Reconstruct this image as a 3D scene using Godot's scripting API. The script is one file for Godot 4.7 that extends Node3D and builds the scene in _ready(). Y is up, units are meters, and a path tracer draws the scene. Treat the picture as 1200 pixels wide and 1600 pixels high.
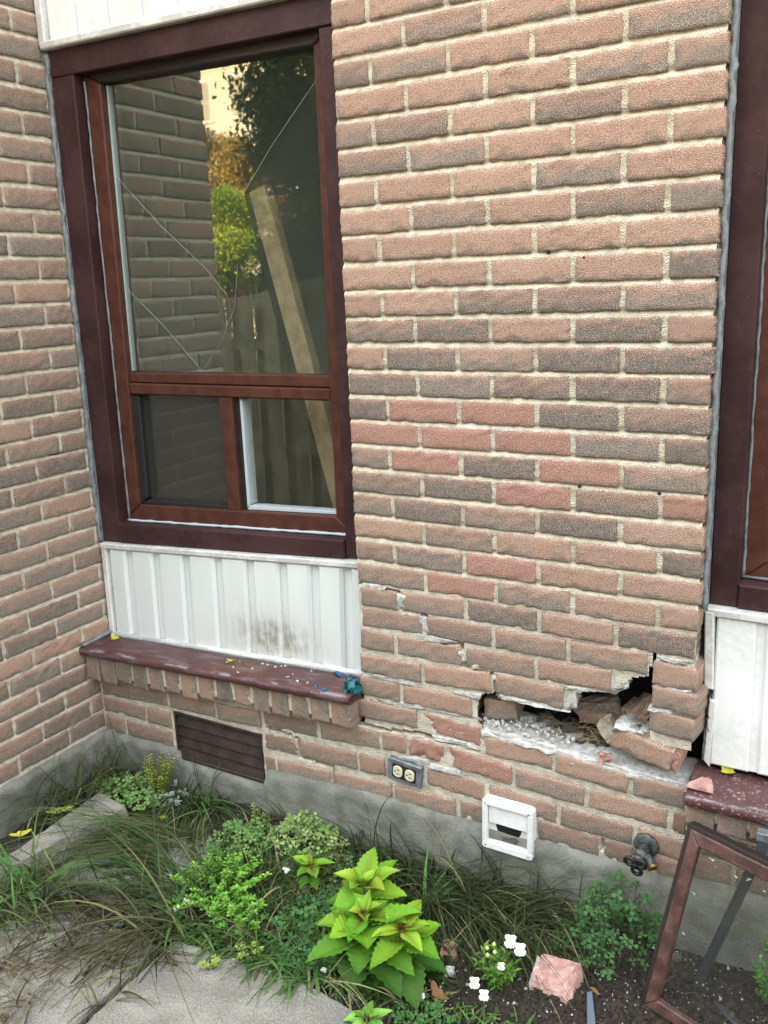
extends Node3D

var rng := RandomNumberGenerator.new()
var noise := FastNoiseLite.new()
var fine := FastNoiseLite.new()
var M := {}
var taken := {}

func rr(a: float, b: float) -> float:
	return rng.randf_range(a, b)

func _ready():
	rng.seed = 20417
	noise.seed = 11
	noise.frequency = 1.0
	noise.fractal_octaves = 4
	fine.seed = 23
	fine.frequency = 1.0
	fine.fractal_octaves = 2
	make_camera_and_light()
	make_materials()
	make_ground()
	make_house_shell()
	make_brick_kit()
	make_main_wall()
	make_left_wall()
	make_foundation()
	make_left_window()
	make_right_window()
	make_siding()
	make_ledges()
	make_hole_debris()
	make_fixtures()
	make_leaning_sash()
	make_paving()
	make_litter()
	make_plants()
	make_grass()
	make_surroundings()

# ---------------------------------------------------------------- camera, sky, sun
func make_camera_and_light():
	var cam := Camera3D.new()
	cam.name = "camera"
	add_child(cam)
	var b := Basis(Vector3(0.864, -0.0369, -0.5022), Vector3(-0.0913, 0.9693, -0.2284), Vector3(0.4952, 0.2432, 0.8341)).orthonormalized()
	cam.transform = Transform3D(b, Vector3(1.1612, 1.6379, 1.9791))
	cam.fov = 59.34
	cam.near = 0.05
	cam.far = 400.0
	cam.current = true
	var sky_mat := ProceduralSkyMaterial.new()
	sky_mat.sky_top_color = Color(0.90, 0.92, 0.94)
	sky_mat.sky_horizon_color = Color(0.80, 0.79, 0.75)
	sky_mat.sky_curve = 0.35
	sky_mat.ground_bottom_color = Color(0.20, 0.19, 0.17)
	sky_mat.ground_horizon_color = Color(0.75, 0.78, 0.78)
	sky_mat.sun_angle_max = 1.0
	sky_mat.energy_multiplier = 1.4
	var sky := Sky.new()
	sky.sky_material = sky_mat
	var env := Environment.new()
	env.background_mode = Environment.BG_SKY
	env.sky = sky
	env.tonemap_mode = Environment.TONE_MAPPER_LINEAR
	env.tonemap_exposure = 4.05
	env.sdfgi_enabled = true
	env.ssao_enabled = true
	env.ssil_enabled = true
	var we := WorldEnvironment.new()
	we.name = "world"
	we.environment = env
	add_child(we)
	var sun := DirectionalLight3D.new()
	sun.name = "sun"
	sun.light_energy = 1.6
	sun.light_color = Color(1.0, 0.86, 0.68)
	sun.light_angular_distance = 0.5
	sun.shadow_enabled = true
	add_child(sun)
	sun.look_at_from_position(Vector3.ZERO, Vector3(-0.22, -0.46, 1.0), Vector3.UP)

# ---------------------------------------------------------------- helpers
func numbered(called: String, parent: Node) -> String:
	var key = str(parent.get_instance_id()) + "/" + called
	var n = taken.get(key, 0)
	taken[key] = n + 1
	return called if n == 0 else "%s_%03d" % [called, n]

func thing(called: String, label: String, category: String, at := Vector3.ZERO, group := "") -> Node3D:
	var o := Node3D.new()
	o.name = numbered(called, self)
	o.position = at
	add_child(o, true)
	tag(o, label, category, group)
	return o

func tag(o: Node, label: String, category: String, group := ""):
	o.set_meta("label", label)
	o.set_meta("category", category)
	if group != "":
		o.set_meta("group", group)

func obj(called: String, shape, material: Material, parent: Node = null, kind := "") -> MeshInstance3D:
	if parent == null:
		parent = self
	var mi := MeshInstance3D.new()
	var mesh = shape
	if shape is SurfaceTool:
		shape.generate_normals()
		mesh = shape.commit()
	mi.mesh = mesh
	mi.material_override = material
	mi.name = numbered(called, parent)
	mi.cast_shadow = GeometryInstance3D.SHADOW_CASTING_SETTING_ON
	parent.add_child(mi, true)
	if kind != "":
		mi.set_meta("kind", kind)
	return mi

func begin(smooth := false) -> SurfaceTool:
	var st := SurfaceTool.new()
	st.begin(Mesh.PRIMITIVE_TRIANGLES)
	st.set_smooth_group(0 if smooth else -1)
	return st

# corners run counter-clockwise seen from outside
func tri(st: SurfaceTool, a: Vector3, b: Vector3, c: Vector3):
	st.add_vertex(a); st.add_vertex(c); st.add_vertex(b)

func quad(st: SurfaceTool, a: Vector3, b: Vector3, c: Vector3, d: Vector3):
	tri(st, a, b, c); tri(st, a, c, d)

func tri_c(st: SurfaceTool, a, ca, b, cb, c, cc):
	st.set_color(ca); st.add_vertex(a)
	st.set_color(cc); st.add_vertex(c)
	st.set_color(cb); st.add_vertex(b)

func pts(a: Array) -> PackedVector2Array:
	var p := PackedVector2Array()
	for i in range(0, a.size(), 2):
		p.append(Vector2(a[i], a[i + 1]))
	if Geometry2D.is_polygon_clockwise(p):
		p.reverse()
	return p

func inset(p: PackedVector2Array, d: float) -> PackedVector2Array:
	var out := PackedVector2Array()
	var n := p.size()
	for i in n:
		var e0 := (p[i] - p[(i + n - 1) % n]).normalized()
		var e1 := (p[(i + 1) % n] - p[i]).normalized()
		var n0 := Vector2(-e0.y, e0.x)
		var n1 := Vector2(-e1.y, e1.x)
		var m := n0 + n1
		out.append(p[i] + m * (d / maxf(0.3, m.dot(n0))))
	return out

# a polygon in the local xy plane (counter-clockwise from +z), from z0 (back) to z1 (front), front edge chamfered
func prism(st: SurfaceTool, p: PackedVector2Array, z0: float, z1: float, bevel := 0.0, xf := Transform3D.IDENTITY):
	if Geometry2D.is_polygon_clockwise(p):
		p.reverse()
	var n := p.size()
	var q := inset(p, bevel) if bevel > 0.0 else p
	var zs := z1 - bevel
	for i in n:
		var j := (i + 1) % n
		quad(st, xf * Vector3(p[i].x, p[i].y, z0), xf * Vector3(p[j].x, p[j].y, z0), xf * Vector3(p[j].x, p[j].y, zs), xf * Vector3(p[i].x, p[i].y, zs))
		if bevel > 0.0:
			quad(st, xf * Vector3(p[i].x, p[i].y, zs), xf * Vector3(p[j].x, p[j].y, zs), xf * Vector3(q[j].x, q[j].y, z1), xf * Vector3(q[i].x, q[i].y, z1))
	var f := Geometry2D.triangulate_polygon(q)
	for k in range(0, f.size(), 3):
		var a := q[f[k]]
		var b := q[f[k + 1]]
		var c := q[f[k + 2]]
		if (b - a).cross(c - a) < 0.0:
			var t := b
			b = c
			c = t
		tri(st, xf * Vector3(a.x, a.y, z1), xf * Vector3(b.x, b.y, z1), xf * Vector3(c.x, c.y, z1))
	f = Geometry2D.triangulate_polygon(p)
	for k in range(0, f.size(), 3):
		var a := p[f[k]]
		var b := p[f[k + 1]]
		var c := p[f[k + 2]]
		if (b - a).cross(c - a) < 0.0:
			var t := b
			b = c
			c = t
		tri(st, xf * Vector3(a.x, a.y, z0), xf * Vector3(c.x, c.y, z0), xf * Vector3(b.x, b.y, z0))

func rect(x0, y0, x1, y1) -> PackedVector2Array:
	return pts([x0, y0, x1, y0, x1, y1, x0, y1])

func rounded(x0, y0, x1, y1, r, n := 5) -> PackedVector2Array:
	var p := PackedVector2Array()
	for c in [[x1 - r, y1 - r, 0.0], [x0 + r, y1 - r, 0.5], [x0 + r, y0 + r, 1.0], [x1 - r, y0 + r, 1.5]]:
		for k in n + 1:
			var a = PI * (c[2] + 0.5 * k / n)
			p.append(Vector2(c[0] + r * cos(a), c[1] + r * sin(a)))
	return p

func box(st: SurfaceTool, lo: Vector3, hi: Vector3, bevel := 0.0):
	prism(st, rect(lo.x, lo.y, hi.x, hi.y), lo.z, hi.z, bevel)

func tube(st: SurfaceTool, line: Array, radii: Array, n := 8, caps := true):
	var rings := []
	for i in line.size():
		var d: Vector3 = (line[mini(i + 1, line.size() - 1)] - line[maxi(i - 1, 0)]).normalized()
		var u := d.cross(Vector3(0.31, 0.82, 0.47)).normalized()
		var v := d.cross(u)
		var ring := []
		for k in n:
			var a := TAU * k / n
			ring.append(line[i] + (u * cos(a) + v * sin(a)) * float(radii[mini(i, radii.size() - 1)]))
		rings.append(ring)
	for i in rings.size() - 1:
		for k in n:
			var j := (k + 1) % n
			quad(st, rings[i][k], rings[i][j], rings[i + 1][j], rings[i + 1][k])
	if caps:
		for k in range(1, n - 1):
			tri(st, rings[0][0], rings[0][k + 1], rings[0][k])
			var e = rings[rings.size() - 1]
			tri(st, e[0], e[k], e[k + 1])

# profile: pairs of radius and height along local z
func lathe(st: SurfaceTool, profile: Array, xf: Transform3D, n := 20):
	for i in profile.size() - 1:
		for k in n:
			var a := TAU * k / n
			var b := TAU * (k + 1) / n
			var p = profile[i]
			var q = profile[i + 1]
			var v0 := xf * Vector3(p[0] * cos(a), p[0] * sin(a), p[1])
			var v1 := xf * Vector3(p[0] * cos(b), p[0] * sin(b), p[1])
			var v2 := xf * Vector3(q[0] * cos(b), q[0] * sin(b), q[1])
			var v3 := xf * Vector3(q[0] * cos(a), q[0] * sin(a), q[1])
			quad(st, v0, v1, v2, v3)

func wob(p: Vector3, amp: float, freq: float) -> Vector3:
	return p + Vector3(noise.get_noise_3d(p.x * freq, p.y * freq, p.z * freq), noise.get_noise_3d(p.x * freq + 31.7, p.y * freq, p.z * freq), noise.get_noise_3d(p.x * freq, p.y * freq + 57.1, p.z * freq)) * amp

# six-sided lump: corners 0-3 bottom ring, 4-7 top ring (counter-clockwise from above), faces broken up by noise
func lump(st: SurfaceTool, c: Array, n: int, amp: float, freq: float):
	var faces := [[0, 3, 2, 1], [4, 5, 6, 7], [0, 1, 5, 4], [1, 2, 6, 5], [2, 3, 7, 6], [3, 0, 4, 7]]
	for f in faces:
		for i in n:
			for j in n:
				var v := []
				for d in [[0, 0], [1, 0], [1, 1], [0, 1]]:
					var s := float(i + d[0]) / n
					var t := float(j + d[1]) / n
					var p: Vector3 = c[f[0]].lerp(c[f[1]], s).lerp(c[f[3]].lerp(c[f[2]], s), t)
					v.append(wob(p, amp, freq))
				quad(st, v[0], v[1], v[2], v[3])

func block_corners(at: Vector3, size: Vector3, turn: Basis, jit: float) -> Array:
	var out := []
	for y in [-0.5, 0.5]:
		for q in [[-0.5, 0.5], [0.5, 0.5], [0.5, -0.5], [-0.5, -0.5]]:
			var p := Vector3(q[0] + rr(-jit, jit), y + rr(-jit, jit), q[1] + rr(-jit, jit)) * size
			out.append(at + turn * p)
	return out

func lin(r: float, g: float, b: float) -> Color:
	return Color(r, g, b).linear_to_srgb()

func flat(r: float, g: float, b: float, rough := 0.85) -> StandardMaterial3D:
	var m := StandardMaterial3D.new()
	m.albedo_color = lin(r, g, b)
	m.roughness = rough
	return m

func to_tex(img: Image) -> ImageTexture:
	img.generate_mipmaps()
	return ImageTexture.create_from_image(img)

# seamless-enough grey noise picture, 0..1
func noise_image(w: int, h: int, freq: float, octaves: int, seed_: int, contrast := 1.0, cellular := false) -> Image:
	var f := FastNoiseLite.new()
	f.seed = seed_
	f.frequency = freq
	f.fractal_octaves = octaves
	if cellular:
		f.noise_type = FastNoiseLite.TYPE_CELLULAR
	var img := f.get_seamless_image(w, h, false, false, 0.15, true)
	img.convert(Image.FORMAT_RGB8)
	if contrast != 1.0:
		for y in h:
			for x in w:
				var v := clampf((img.get_pixel(x, y).r - 0.5) * contrast + 0.5, 0.0, 1.0)
				img.set_pixel(x, y, Color(v, v, v))
	return img

# colours picked along a ramp by two layers of noise, with specks
func mottled(w: int, h: int, ramp: Gradient, f1: float, f2: float, seed_: int, specks: Array, grit := 0.7) -> ImageTexture:
	var a := noise_image(w, h, f1, 4, seed_)
	var b := noise_image(w, h, f2, 2, seed_ + 5)
	var img := Image.create(w, h, false, Image.FORMAT_RGB8)
	var r := RandomNumberGenerator.new()
	r.seed = seed_
	for y in h:
		for x in w:
			var t := clampf(0.5 + (a.get_pixel(x, y).r - 0.5) * 1.5 + (b.get_pixel(x, y).r - 0.5) * grit, 0.0, 1.0)
			var c := ramp.sample(t)
			for s in specks:
				if r.randf() < s[0]:
					c = c.lerp(s[1], s[2])
			img.set_pixel(x, y, c)
	return to_tex(img)

func ramp3(a: Color, b: Color, c: Color) -> Gradient:
	var g := Gradient.new()
	g.offsets = PackedFloat32Array([0.15, 0.5, 0.85])
	g.colors = PackedColorArray([a, b, c])
	return g

func world_tex(m: StandardMaterial3D, t: Texture2D, per_metre: float) -> StandardMaterial3D:
	m.albedo_texture = t
	m.albedo_color = Color.WHITE
	m.uv1_triplanar = true
	m.uv1_world_triplanar = true
	m.uv1_scale = Vector3.ONE * per_metre
	m.uv1_triplanar_sharpness = 4.0
	return m

func bump(m: StandardMaterial3D, t: Texture2D, cm: float) -> StandardMaterial3D:
	m.heightmap_enabled = true
	m.heightmap_texture = t
	m.heightmap_scale = cm
	return m

func make_materials():
	var grain := to_tex(noise_image(512, 512, 0.09, 3, 7, 1.6))
	var soft := to_tex(noise_image(512, 512, 0.012, 4, 9, 1.3))
	M.grain = grain
	M.mortar = bump(world_tex(flat(1, 1, 1, 0.95), mottled(512, 512, ramp3(lin(0.46, 0.41, 0.325), lin(0.55, 0.50, 0.41), lin(0.62, 0.575, 0.485)), 0.012, 0.2, 3, [[0.03, lin(0.62, 0.58, 0.5), 0.7], [0.02, lin(0.2, 0.18, 0.14), 0.6]]), 4.0), grain, 0.25)
	M.mortar.vertex_color_use_as_albedo = true
	M.fresh = bump(world_tex(flat(1, 1, 1, 0.95), mottled(512, 512, ramp3(lin(0.47, 0.455, 0.43), lin(0.60, 0.59, 0.57), lin(0.68, 0.675, 0.66)), 0.02, 0.2, 31, [[0.02, lin(0.4, 0.36, 0.32), 0.6]]), 5.0), grain, 0.3)
	M.concrete = bump(world_tex(flat(1, 1, 1, 0.92), mottled(1024, 1024, ramp3(lin(0.125, 0.130, 0.108), lin(0.172, 0.177, 0.150), lin(0.212, 0.216, 0.188)), 0.007, 0.10, 41, [[0.012, lin(0.07, 0.07, 0.06), 0.6], [0.006, lin(0.3, 0.3, 0.28), 0.6]], 0.9), 1.6), grain, 0.08)
	M.paver = bump(world_tex(flat(1, 1, 1, 0.95), mottled(1024, 1024, ramp3(lin(0.175, 0.166, 0.142), lin(0.225, 0.215, 0.187), lin(0.275, 0.264, 0.234)), 0.005, 0.13, 43, [[0.012, lin(0.60, 0.59, 0.55), 0.8], [0.03, lin(0.09, 0.085, 0.07), 0.6]], 1.9), 1.2), grain, 0.2)
	M.soil = bump(world_tex(flat(1, 1, 1, 1.0), mottled(1024, 1024, ramp3(lin(0.012, 0.009, 0.006), lin(0.026, 0.019, 0.013), lin(0.05, 0.038, 0.027)), 0.03, 0.25, 47, [[0.006, lin(0.45, 0.43, 0.4), 0.7], [0.02, lin(0.10, 0.07, 0.045), 0.7]]), 2.0), grain, 0.6)
	M.lawn = world_tex(flat(1, 1, 1, 1.0), mottled(512, 512, ramp3(lin(0.03, 0.05, 0.012), lin(0.06, 0.09, 0.02), lin(0.10, 0.12, 0.04)), 0.03, 0.25, 49, []), 0.7)
	M.trim = bump(world_tex(flat(1, 1, 1, 0.5), mottled(512, 512, ramp3(lin(0.036, 0.017, 0.017), lin(0.045, 0.021, 0.021), lin(0.056, 0.027, 0.027)), 0.006, 0.05, 53, [[0.0006, lin(0.3, 0.27, 0.25), 0.8]]), 1.3), soft, 0.05)
	M.frame = bump(world_tex(flat(1, 1, 1, 0.38), mottled(512, 512, ramp3(lin(0.062, 0.024, 0.018), lin(0.076, 0.029, 0.021), lin(0.09, 0.035, 0.026)), 0.01, 0.08, 57, [[0.0006, lin(0.4, 0.33, 0.3), 0.7]]), 2.5), soft, 0.03)
	M.trim.metallic_specular = 0.3
	M.frame.metallic_specular = 0.3
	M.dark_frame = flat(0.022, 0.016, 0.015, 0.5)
	M.gasket = flat(0.012, 0.012, 0.013, 0.6)
	M.vinyl = flat(0.44, 0.50, 0.53, 0.4)
	M.caulk = bump(world_tex(flat(1, 1, 1, 0.6), mottled(256, 256, ramp3(lin(0.12, 0.135, 0.145), lin(0.165, 0.182, 0.192), lin(0.21, 0.23, 0.24)), 0.02, 0.1, 61, []), 4.0), soft, 0.1)
	M.siding = bump(world_tex(flat(1, 1, 1, 0.42), mottled(512, 512, ramp3(lin(0.66, 0.67, 0.65), lin(0.73, 0.74, 0.725), lin(0.77, 0.78, 0.77)), 0.006, 0.08, 67, [[0.0008, lin(0.35, 0.33, 0.3), 0.6]]), 1.1), soft, 0.04)
	M.channel = world_tex(flat(1, 1, 1, 0.5), mottled(256, 256, ramp3(lin(0.48, 0.475, 0.45), lin(0.60, 0.60, 0.575), lin(0.68, 0.68, 0.66)), 0.01, 0.1, 71, [[0.004, lin(0.3, 0.28, 0.25), 0.6]]), 2.0)
	M.sheathing = flat(0.012, 0.011, 0.010, 1.0)
	M.plaster = flat(0.30, 0.28, 0.24, 0.9)
	M.timber = bump(world_tex(flat(1, 1, 1, 0.8), mottled(512, 512, ramp3(lin(0.22, 0.165, 0.08), lin(0.28, 0.21, 0.11), lin(0.32, 0.25, 0.14)), 0.012, 0.12, 73, []), 2.0), grain, 0.05)
	M.louvre = bump(world_tex(flat(1, 1, 1, 0.5), mottled(256, 256, ramp3(lin(0.024, 0.014, 0.012), lin(0.032, 0.019, 0.017), lin(0.044, 0.028, 0.025)), 0.02, 0.15, 79, [[0.004, lin(0.2, 0.19, 0.18), 0.6]]), 3.0), soft, 0.05)
	M.white_plastic = world_tex(flat(1, 1, 1, 0.35), mottled(256, 256, ramp3(lin(0.68, 0.69, 0.68), lin(0.76, 0.77, 0.76), lin(0.8, 0.81, 0.8)), 0.01, 0.1, 83, [[0.004, lin(0.2, 0.18, 0.16), 0.6]]), 4.0)
	M.lint = flat(0.10, 0.085, 0.08, 1.0)
	M.black = flat(0.008, 0.008, 0.008, 0.9)
	M.zinc = bump(world_tex(flat(1, 1, 1, 0.5), mottled(256, 256, ramp3(lin(0.10, 0.115, 0.135), lin(0.15, 0.17, 0.195), lin(0.20, 0.22, 0.25)), 0.02, 0.1, 89, [[0.01, lin(0.06, 0.06, 0.06), 0.6]]), 5.0), soft, 0.05)
	M.zinc.metallic = 0.3
	M.cream = flat(0.62, 0.58, 0.42, 0.4)
	M.brass_old = world_tex(flat(1, 1, 1, 0.55), mottled(256, 256, ramp3(lin(0.035, 0.045, 0.042), lin(0.07, 0.085, 0.08), lin(0.13, 0.13, 0.115)), 0.03, 0.2, 97, [[0.01, lin(0.25, 0.15, 0.06), 0.6]]), 8.0)
	M.brass_old.metallic = 0.4
	M.brass = flat(0.28, 0.17, 0.05, 0.4)
	M.brass.metallic = 0.7
	M.iron_black = flat(0.012, 0.012, 0.014, 0.35)
	M.aluminium = flat(0.10, 0.11, 0.12, 0.4)
	M.aluminium.metallic = 0.6
	M.yellow = flat(0.40, 0.40, 0.025, 0.7)
	M.teal = flat(0.0, 0.085, 0.10, 0.3)
	M.blue_paint = flat(0.015, 0.10, 0.20, 0.4)
	M.straw = flat(0.28, 0.20, 0.09, 0.9)
	M.glass = pane_material(0.22)
	M.glass_thin = pane_material(0.16)
	M.glass_inner = pane_material(0.09)
	M.glass_outer = pane_material(0.24)
	M.sash_glass = pane_material(0.17)
	M.glass_edge = flat(0.30, 0.38, 0.36, 0.3)
	M.sash_dust = veil(Color(0.62, 0.68, 0.62), 0.012)
	M.dust = veil(Color(0.66, 0.74, 0.66), 0.06)
	M.screen = veil(lin(0.06, 0.058, 0.05), 0.42)
	M.scratch = flat(0.35, 0.38, 0.36, 0.3)
	M.plant = leaf_material()
	M.grass = leaf_material()
	M.flower = flat(0.74, 0.75, 0.70, 0.7)
	M.flower.backlight_enabled = true
	M.flower.backlight = Color(0.35, 0.35, 0.32)
	M.bark = bump(world_tex(flat(1, 1, 1, 1.0), mottled(256, 256, ramp3(lin(0.04, 0.03, 0.02), lin(0.08, 0.06, 0.045), lin(0.12, 0.09, 0.07)), 0.03, 0.1, 101, []), 1.5), grain, 0.8)

func leaf_material() -> StandardMaterial3D:
	var m := StandardMaterial3D.new()
	m.vertex_color_use_as_albedo = true
	m.roughness = 0.6
	m.metallic_specular = 0.3
	m.cull_mode = BaseMaterial3D.CULL_DISABLED
	m.backlight_enabled = true
	m.backlight = Color(0.45, 0.5, 0.2)
	return m

# a thin film that hides a share of what is behind it: dust on glass, or a woven insect screen
func veil(c: Color, share: float) -> StandardMaterial3D:
	var m := StandardMaterial3D.new()
	m.albedo_color = Color(c.r, c.g, c.b, share)
	m.transparency = BaseMaterial3D.TRANSPARENCY_ALPHA
	m.roughness = 0.95
	m.metallic_specular = 0.0
	m.cull_mode = BaseMaterial3D.CULL_DISABLED
	return m

# one sheet of window glass: a share of the light is mirrored, the rest passes
func pane_material(share: float) -> StandardMaterial3D:
	var m := StandardMaterial3D.new()
	var img := Image.create(4, 4, false, Image.FORMAT_RGB8)
	img.fill(Color(0.93, 0.98, 0.96))
	m.albedo_texture = ImageTexture.create_from_image(img)
	m.albedo_color = Color(1, 1, 1, share)
	m.transparency = BaseMaterial3D.TRANSPARENCY_ALPHA
	m.metallic = 1.0
	m.roughness = 0.015
	m.cull_mode = BaseMaterial3D.CULL_DISABLED
	return m

# ---------------------------------------------------------------- ground and house shell
func make_ground():
	var st := begin(true)
	var nx := 120
	var nz := 90
	var ground := func(i, j):
		var x: float = -1.6 + 3.6 * i / nx
		var z: float = -0.2 + 2.6 * j / nz
		var y: float = noise.get_noise_2d(x * 3.0, z * 3.0) * 0.022 + noise.get_noise_2d(x * 26.0, z * 26.0) * 0.008
		y += 0.028 * exp(-pow(z - 0.02, 2.0) / 0.02)
		return Vector3(x, y, z)
	for i in nx:
		for j in nz:
			var a = ground.call(i, j)
			var b = ground.call(i + 1, j)
			var c = ground.call(i + 1, j + 1)
			var d = ground.call(i, j + 1)
			quad(st, a, d, c, b)
	var g := obj("soil", st, M.soil)
	g.set_meta("kind", "structure")
	st = begin()
	quad(st, Vector3(-150, -0.05, 150), Vector3(150, -0.05, 150), Vector3(150, -0.05, -150), Vector3(-150, -0.05, -150))
	g = obj("ground", st, M.lawn)
	g.set_meta("kind", "structure")

func make_house_shell():
	var room := Node3D.new()
	room.name = "house_interior"
	room.set_meta("kind", "structure")
	add_child(room)
	var parts := {
		"floor": [[-1.9, 0.15, -3.8, 2.8, 0.30, -0.19]],
		"ceiling": [[-1.9, 2.62, -3.8, 2.8, 2.80, -0.19]],
		"wall": [[-1.9, 0.30, -3.8, 2.8, 2.62, -3.6], [-1.9, 0.30, -3.6, -1.7, 2.62, -0.19], [2.6, 0.30, -3.6, 2.8, 2.62, -0.19],
			[-0.105, 0.30, -0.30, 0.785, 2.62, -0.165], [-1.7, 0.302, -0.30, -1.185, 2.62, -0.19], [1.98, 0.302, -0.30, 2.6, 2.62, -0.19],
			[-1.185, 0.302, -0.30, -0.107, 0.86, -0.165], [0.787, 0.302, -0.30, 1.98, 0.88, -0.165], [-1.185, 2.34, -0.30, -0.107, 2.62, -0.165], [0.787, 2.34, -0.30, 1.98, 2.62, -0.165]],
	}
	for called in parts:
		for b in parts[called]:
			var st := begin()
			box(st, Vector3(b[0], b[1], b[2]), Vector3(b[3], b[4], b[5]))
			var m: Material = M.plaster
			if b[5] == -0.165:
				m = M.sheathing
			obj(called, st, m, room)
	var upper := Node3D.new()
	upper.name = "house_upper_storeys"
	upper.set_meta("kind", "structure")
	add_child(upper)
	var plain := world_tex(flat(1, 1, 1, 0.95), mottled(256, 256, ramp3(lin(0.22, 0.14, 0.10), lin(0.28, 0.18, 0.14), lin(0.33, 0.22, 0.17)), 0.03, 0.2, 131, []), 1.0)
	for b in [[-8.0, 3.06, -9.0, 9.0, 7.6, -0.002], [-8.0, 3.06, -0.002, -1.19, 7.6, 0.478], [-8.0, 0.0, -9.0, -1.92, 3.06, 0.478], [-1.92, 0.0, -0.15, -1.29, 3.06, 0.44], [2.82, 0.0, -9.0, 9.0, 3.06, -0.002], [1.985, 0.0, -0.18, 2.82, 3.06, -0.002], [-1.92, 2.81, -9.0, 2.82, 3.06, -0.17], [-1.92, 0.0, -9.0, 2.82, 3.06, -3.85]]:
		var st := begin()
		box(st, Vector3(b[0], b[1], b[2]), Vector3(b[3], b[4], b[5]))
		obj("upper_wall", st, plain, upper)

# ---------------------------------------------------------------- bricks
var long_bricks := []
var short_bricks := []
var rough_bricks := []
var brick_mats := {}

func brick_image(seed_: int, kind: String) -> ImageTexture:
	var w := 320
	var h := 112
	var img := Image.create(w, h, false, Image.FORMAT_RGB8)
	var a := FastNoiseLite.new()
	a.seed = seed_
	a.frequency = 0.011
	a.fractal_octaves = 3
	var b := FastNoiseLite.new()
	b.seed = seed_ + 3
	b.frequency = 0.16
	b.fractal_octaves = 2
	var d := FastNoiseLite.new()
	d.seed = seed_ + 9
	d.frequency = 0.21
	d.fractal_octaves = 1
	var r := RandomNumberGenerator.new()
	r.seed = seed_ * 7 + 1
	var pink := Color(0.370, 0.232, 0.168)
	var grey := Color(0.20, 0.162, 0.133)
	var reach := 0.25
	if kind == "mix":
		reach = 0.66
		pink = Color(0.318, 0.200, 0.147)
	elif kind == "grey":
		reach = 0.92
		pink = Color(0.30, 0.185, 0.142)
		grey = Color(0.172, 0.147, 0.124)
	elif kind == "red":
		reach = 0.2
		pink = Color(0.34, 0.175, 0.13)
		grey = Color(0.25, 0.16, 0.13)
	var tone := r.randf_range(0.82, 1.06)
	var warm := r.randf_range(-0.02, 0.02)
	for y in h:
		var v := float(y) / h
		for x in w:
			var u := float(x) / w
			var n := a.get_noise_2d(x, y * 1.7)
			var e := minf(u, 1.0 - u)
			var t := smoothstep(0.85 - reach, 1.45 - reach, v + n * 0.55 + 0.12 * exp(-e * 14.0))
			var c := pink.lerp(grey, t)
			c = c.lerp(Color(0.40, 0.155, 0.11) if kind == "red" else Color(0.38, 0.21, 0.155), clampf(a.get_noise_2d(x * 2.1 + 400, y * 2.1) * 0.9 - 0.12, 0.0, 0.55))
			var g := b.get_noise_2d(x, y) + 0.7 * b.get_noise_2d(x * 0.45 + 300.0, y * 0.45)
			c = c * (tone * (1.0 + 0.30 * g + r.randf_range(-0.14, 0.14)))
			c.r += warm * 0.3
			var q := 0.012 + 0.035 * exp(-v * 14.0) + 0.02 * exp(-(1.0 - v) * 18.0)
			if d.get_noise_2d(x, y) > 0.55 - q * 4.5:
				c = c.lerp(Color(0.80, 0.74, 0.66), r.randf_range(0.3, 0.75))
			elif d.get_noise_2d(x + 500.0, y) > 0.60 and g < 0.1:
				c = c * 0.6
			img.set_pixel(x, y, Color(clampf(c.r, 0, 1), clampf(c.g, 0, 1), clampf(c.b, 0, 1)).linear_to_srgb())
	return to_tex(img)

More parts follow.
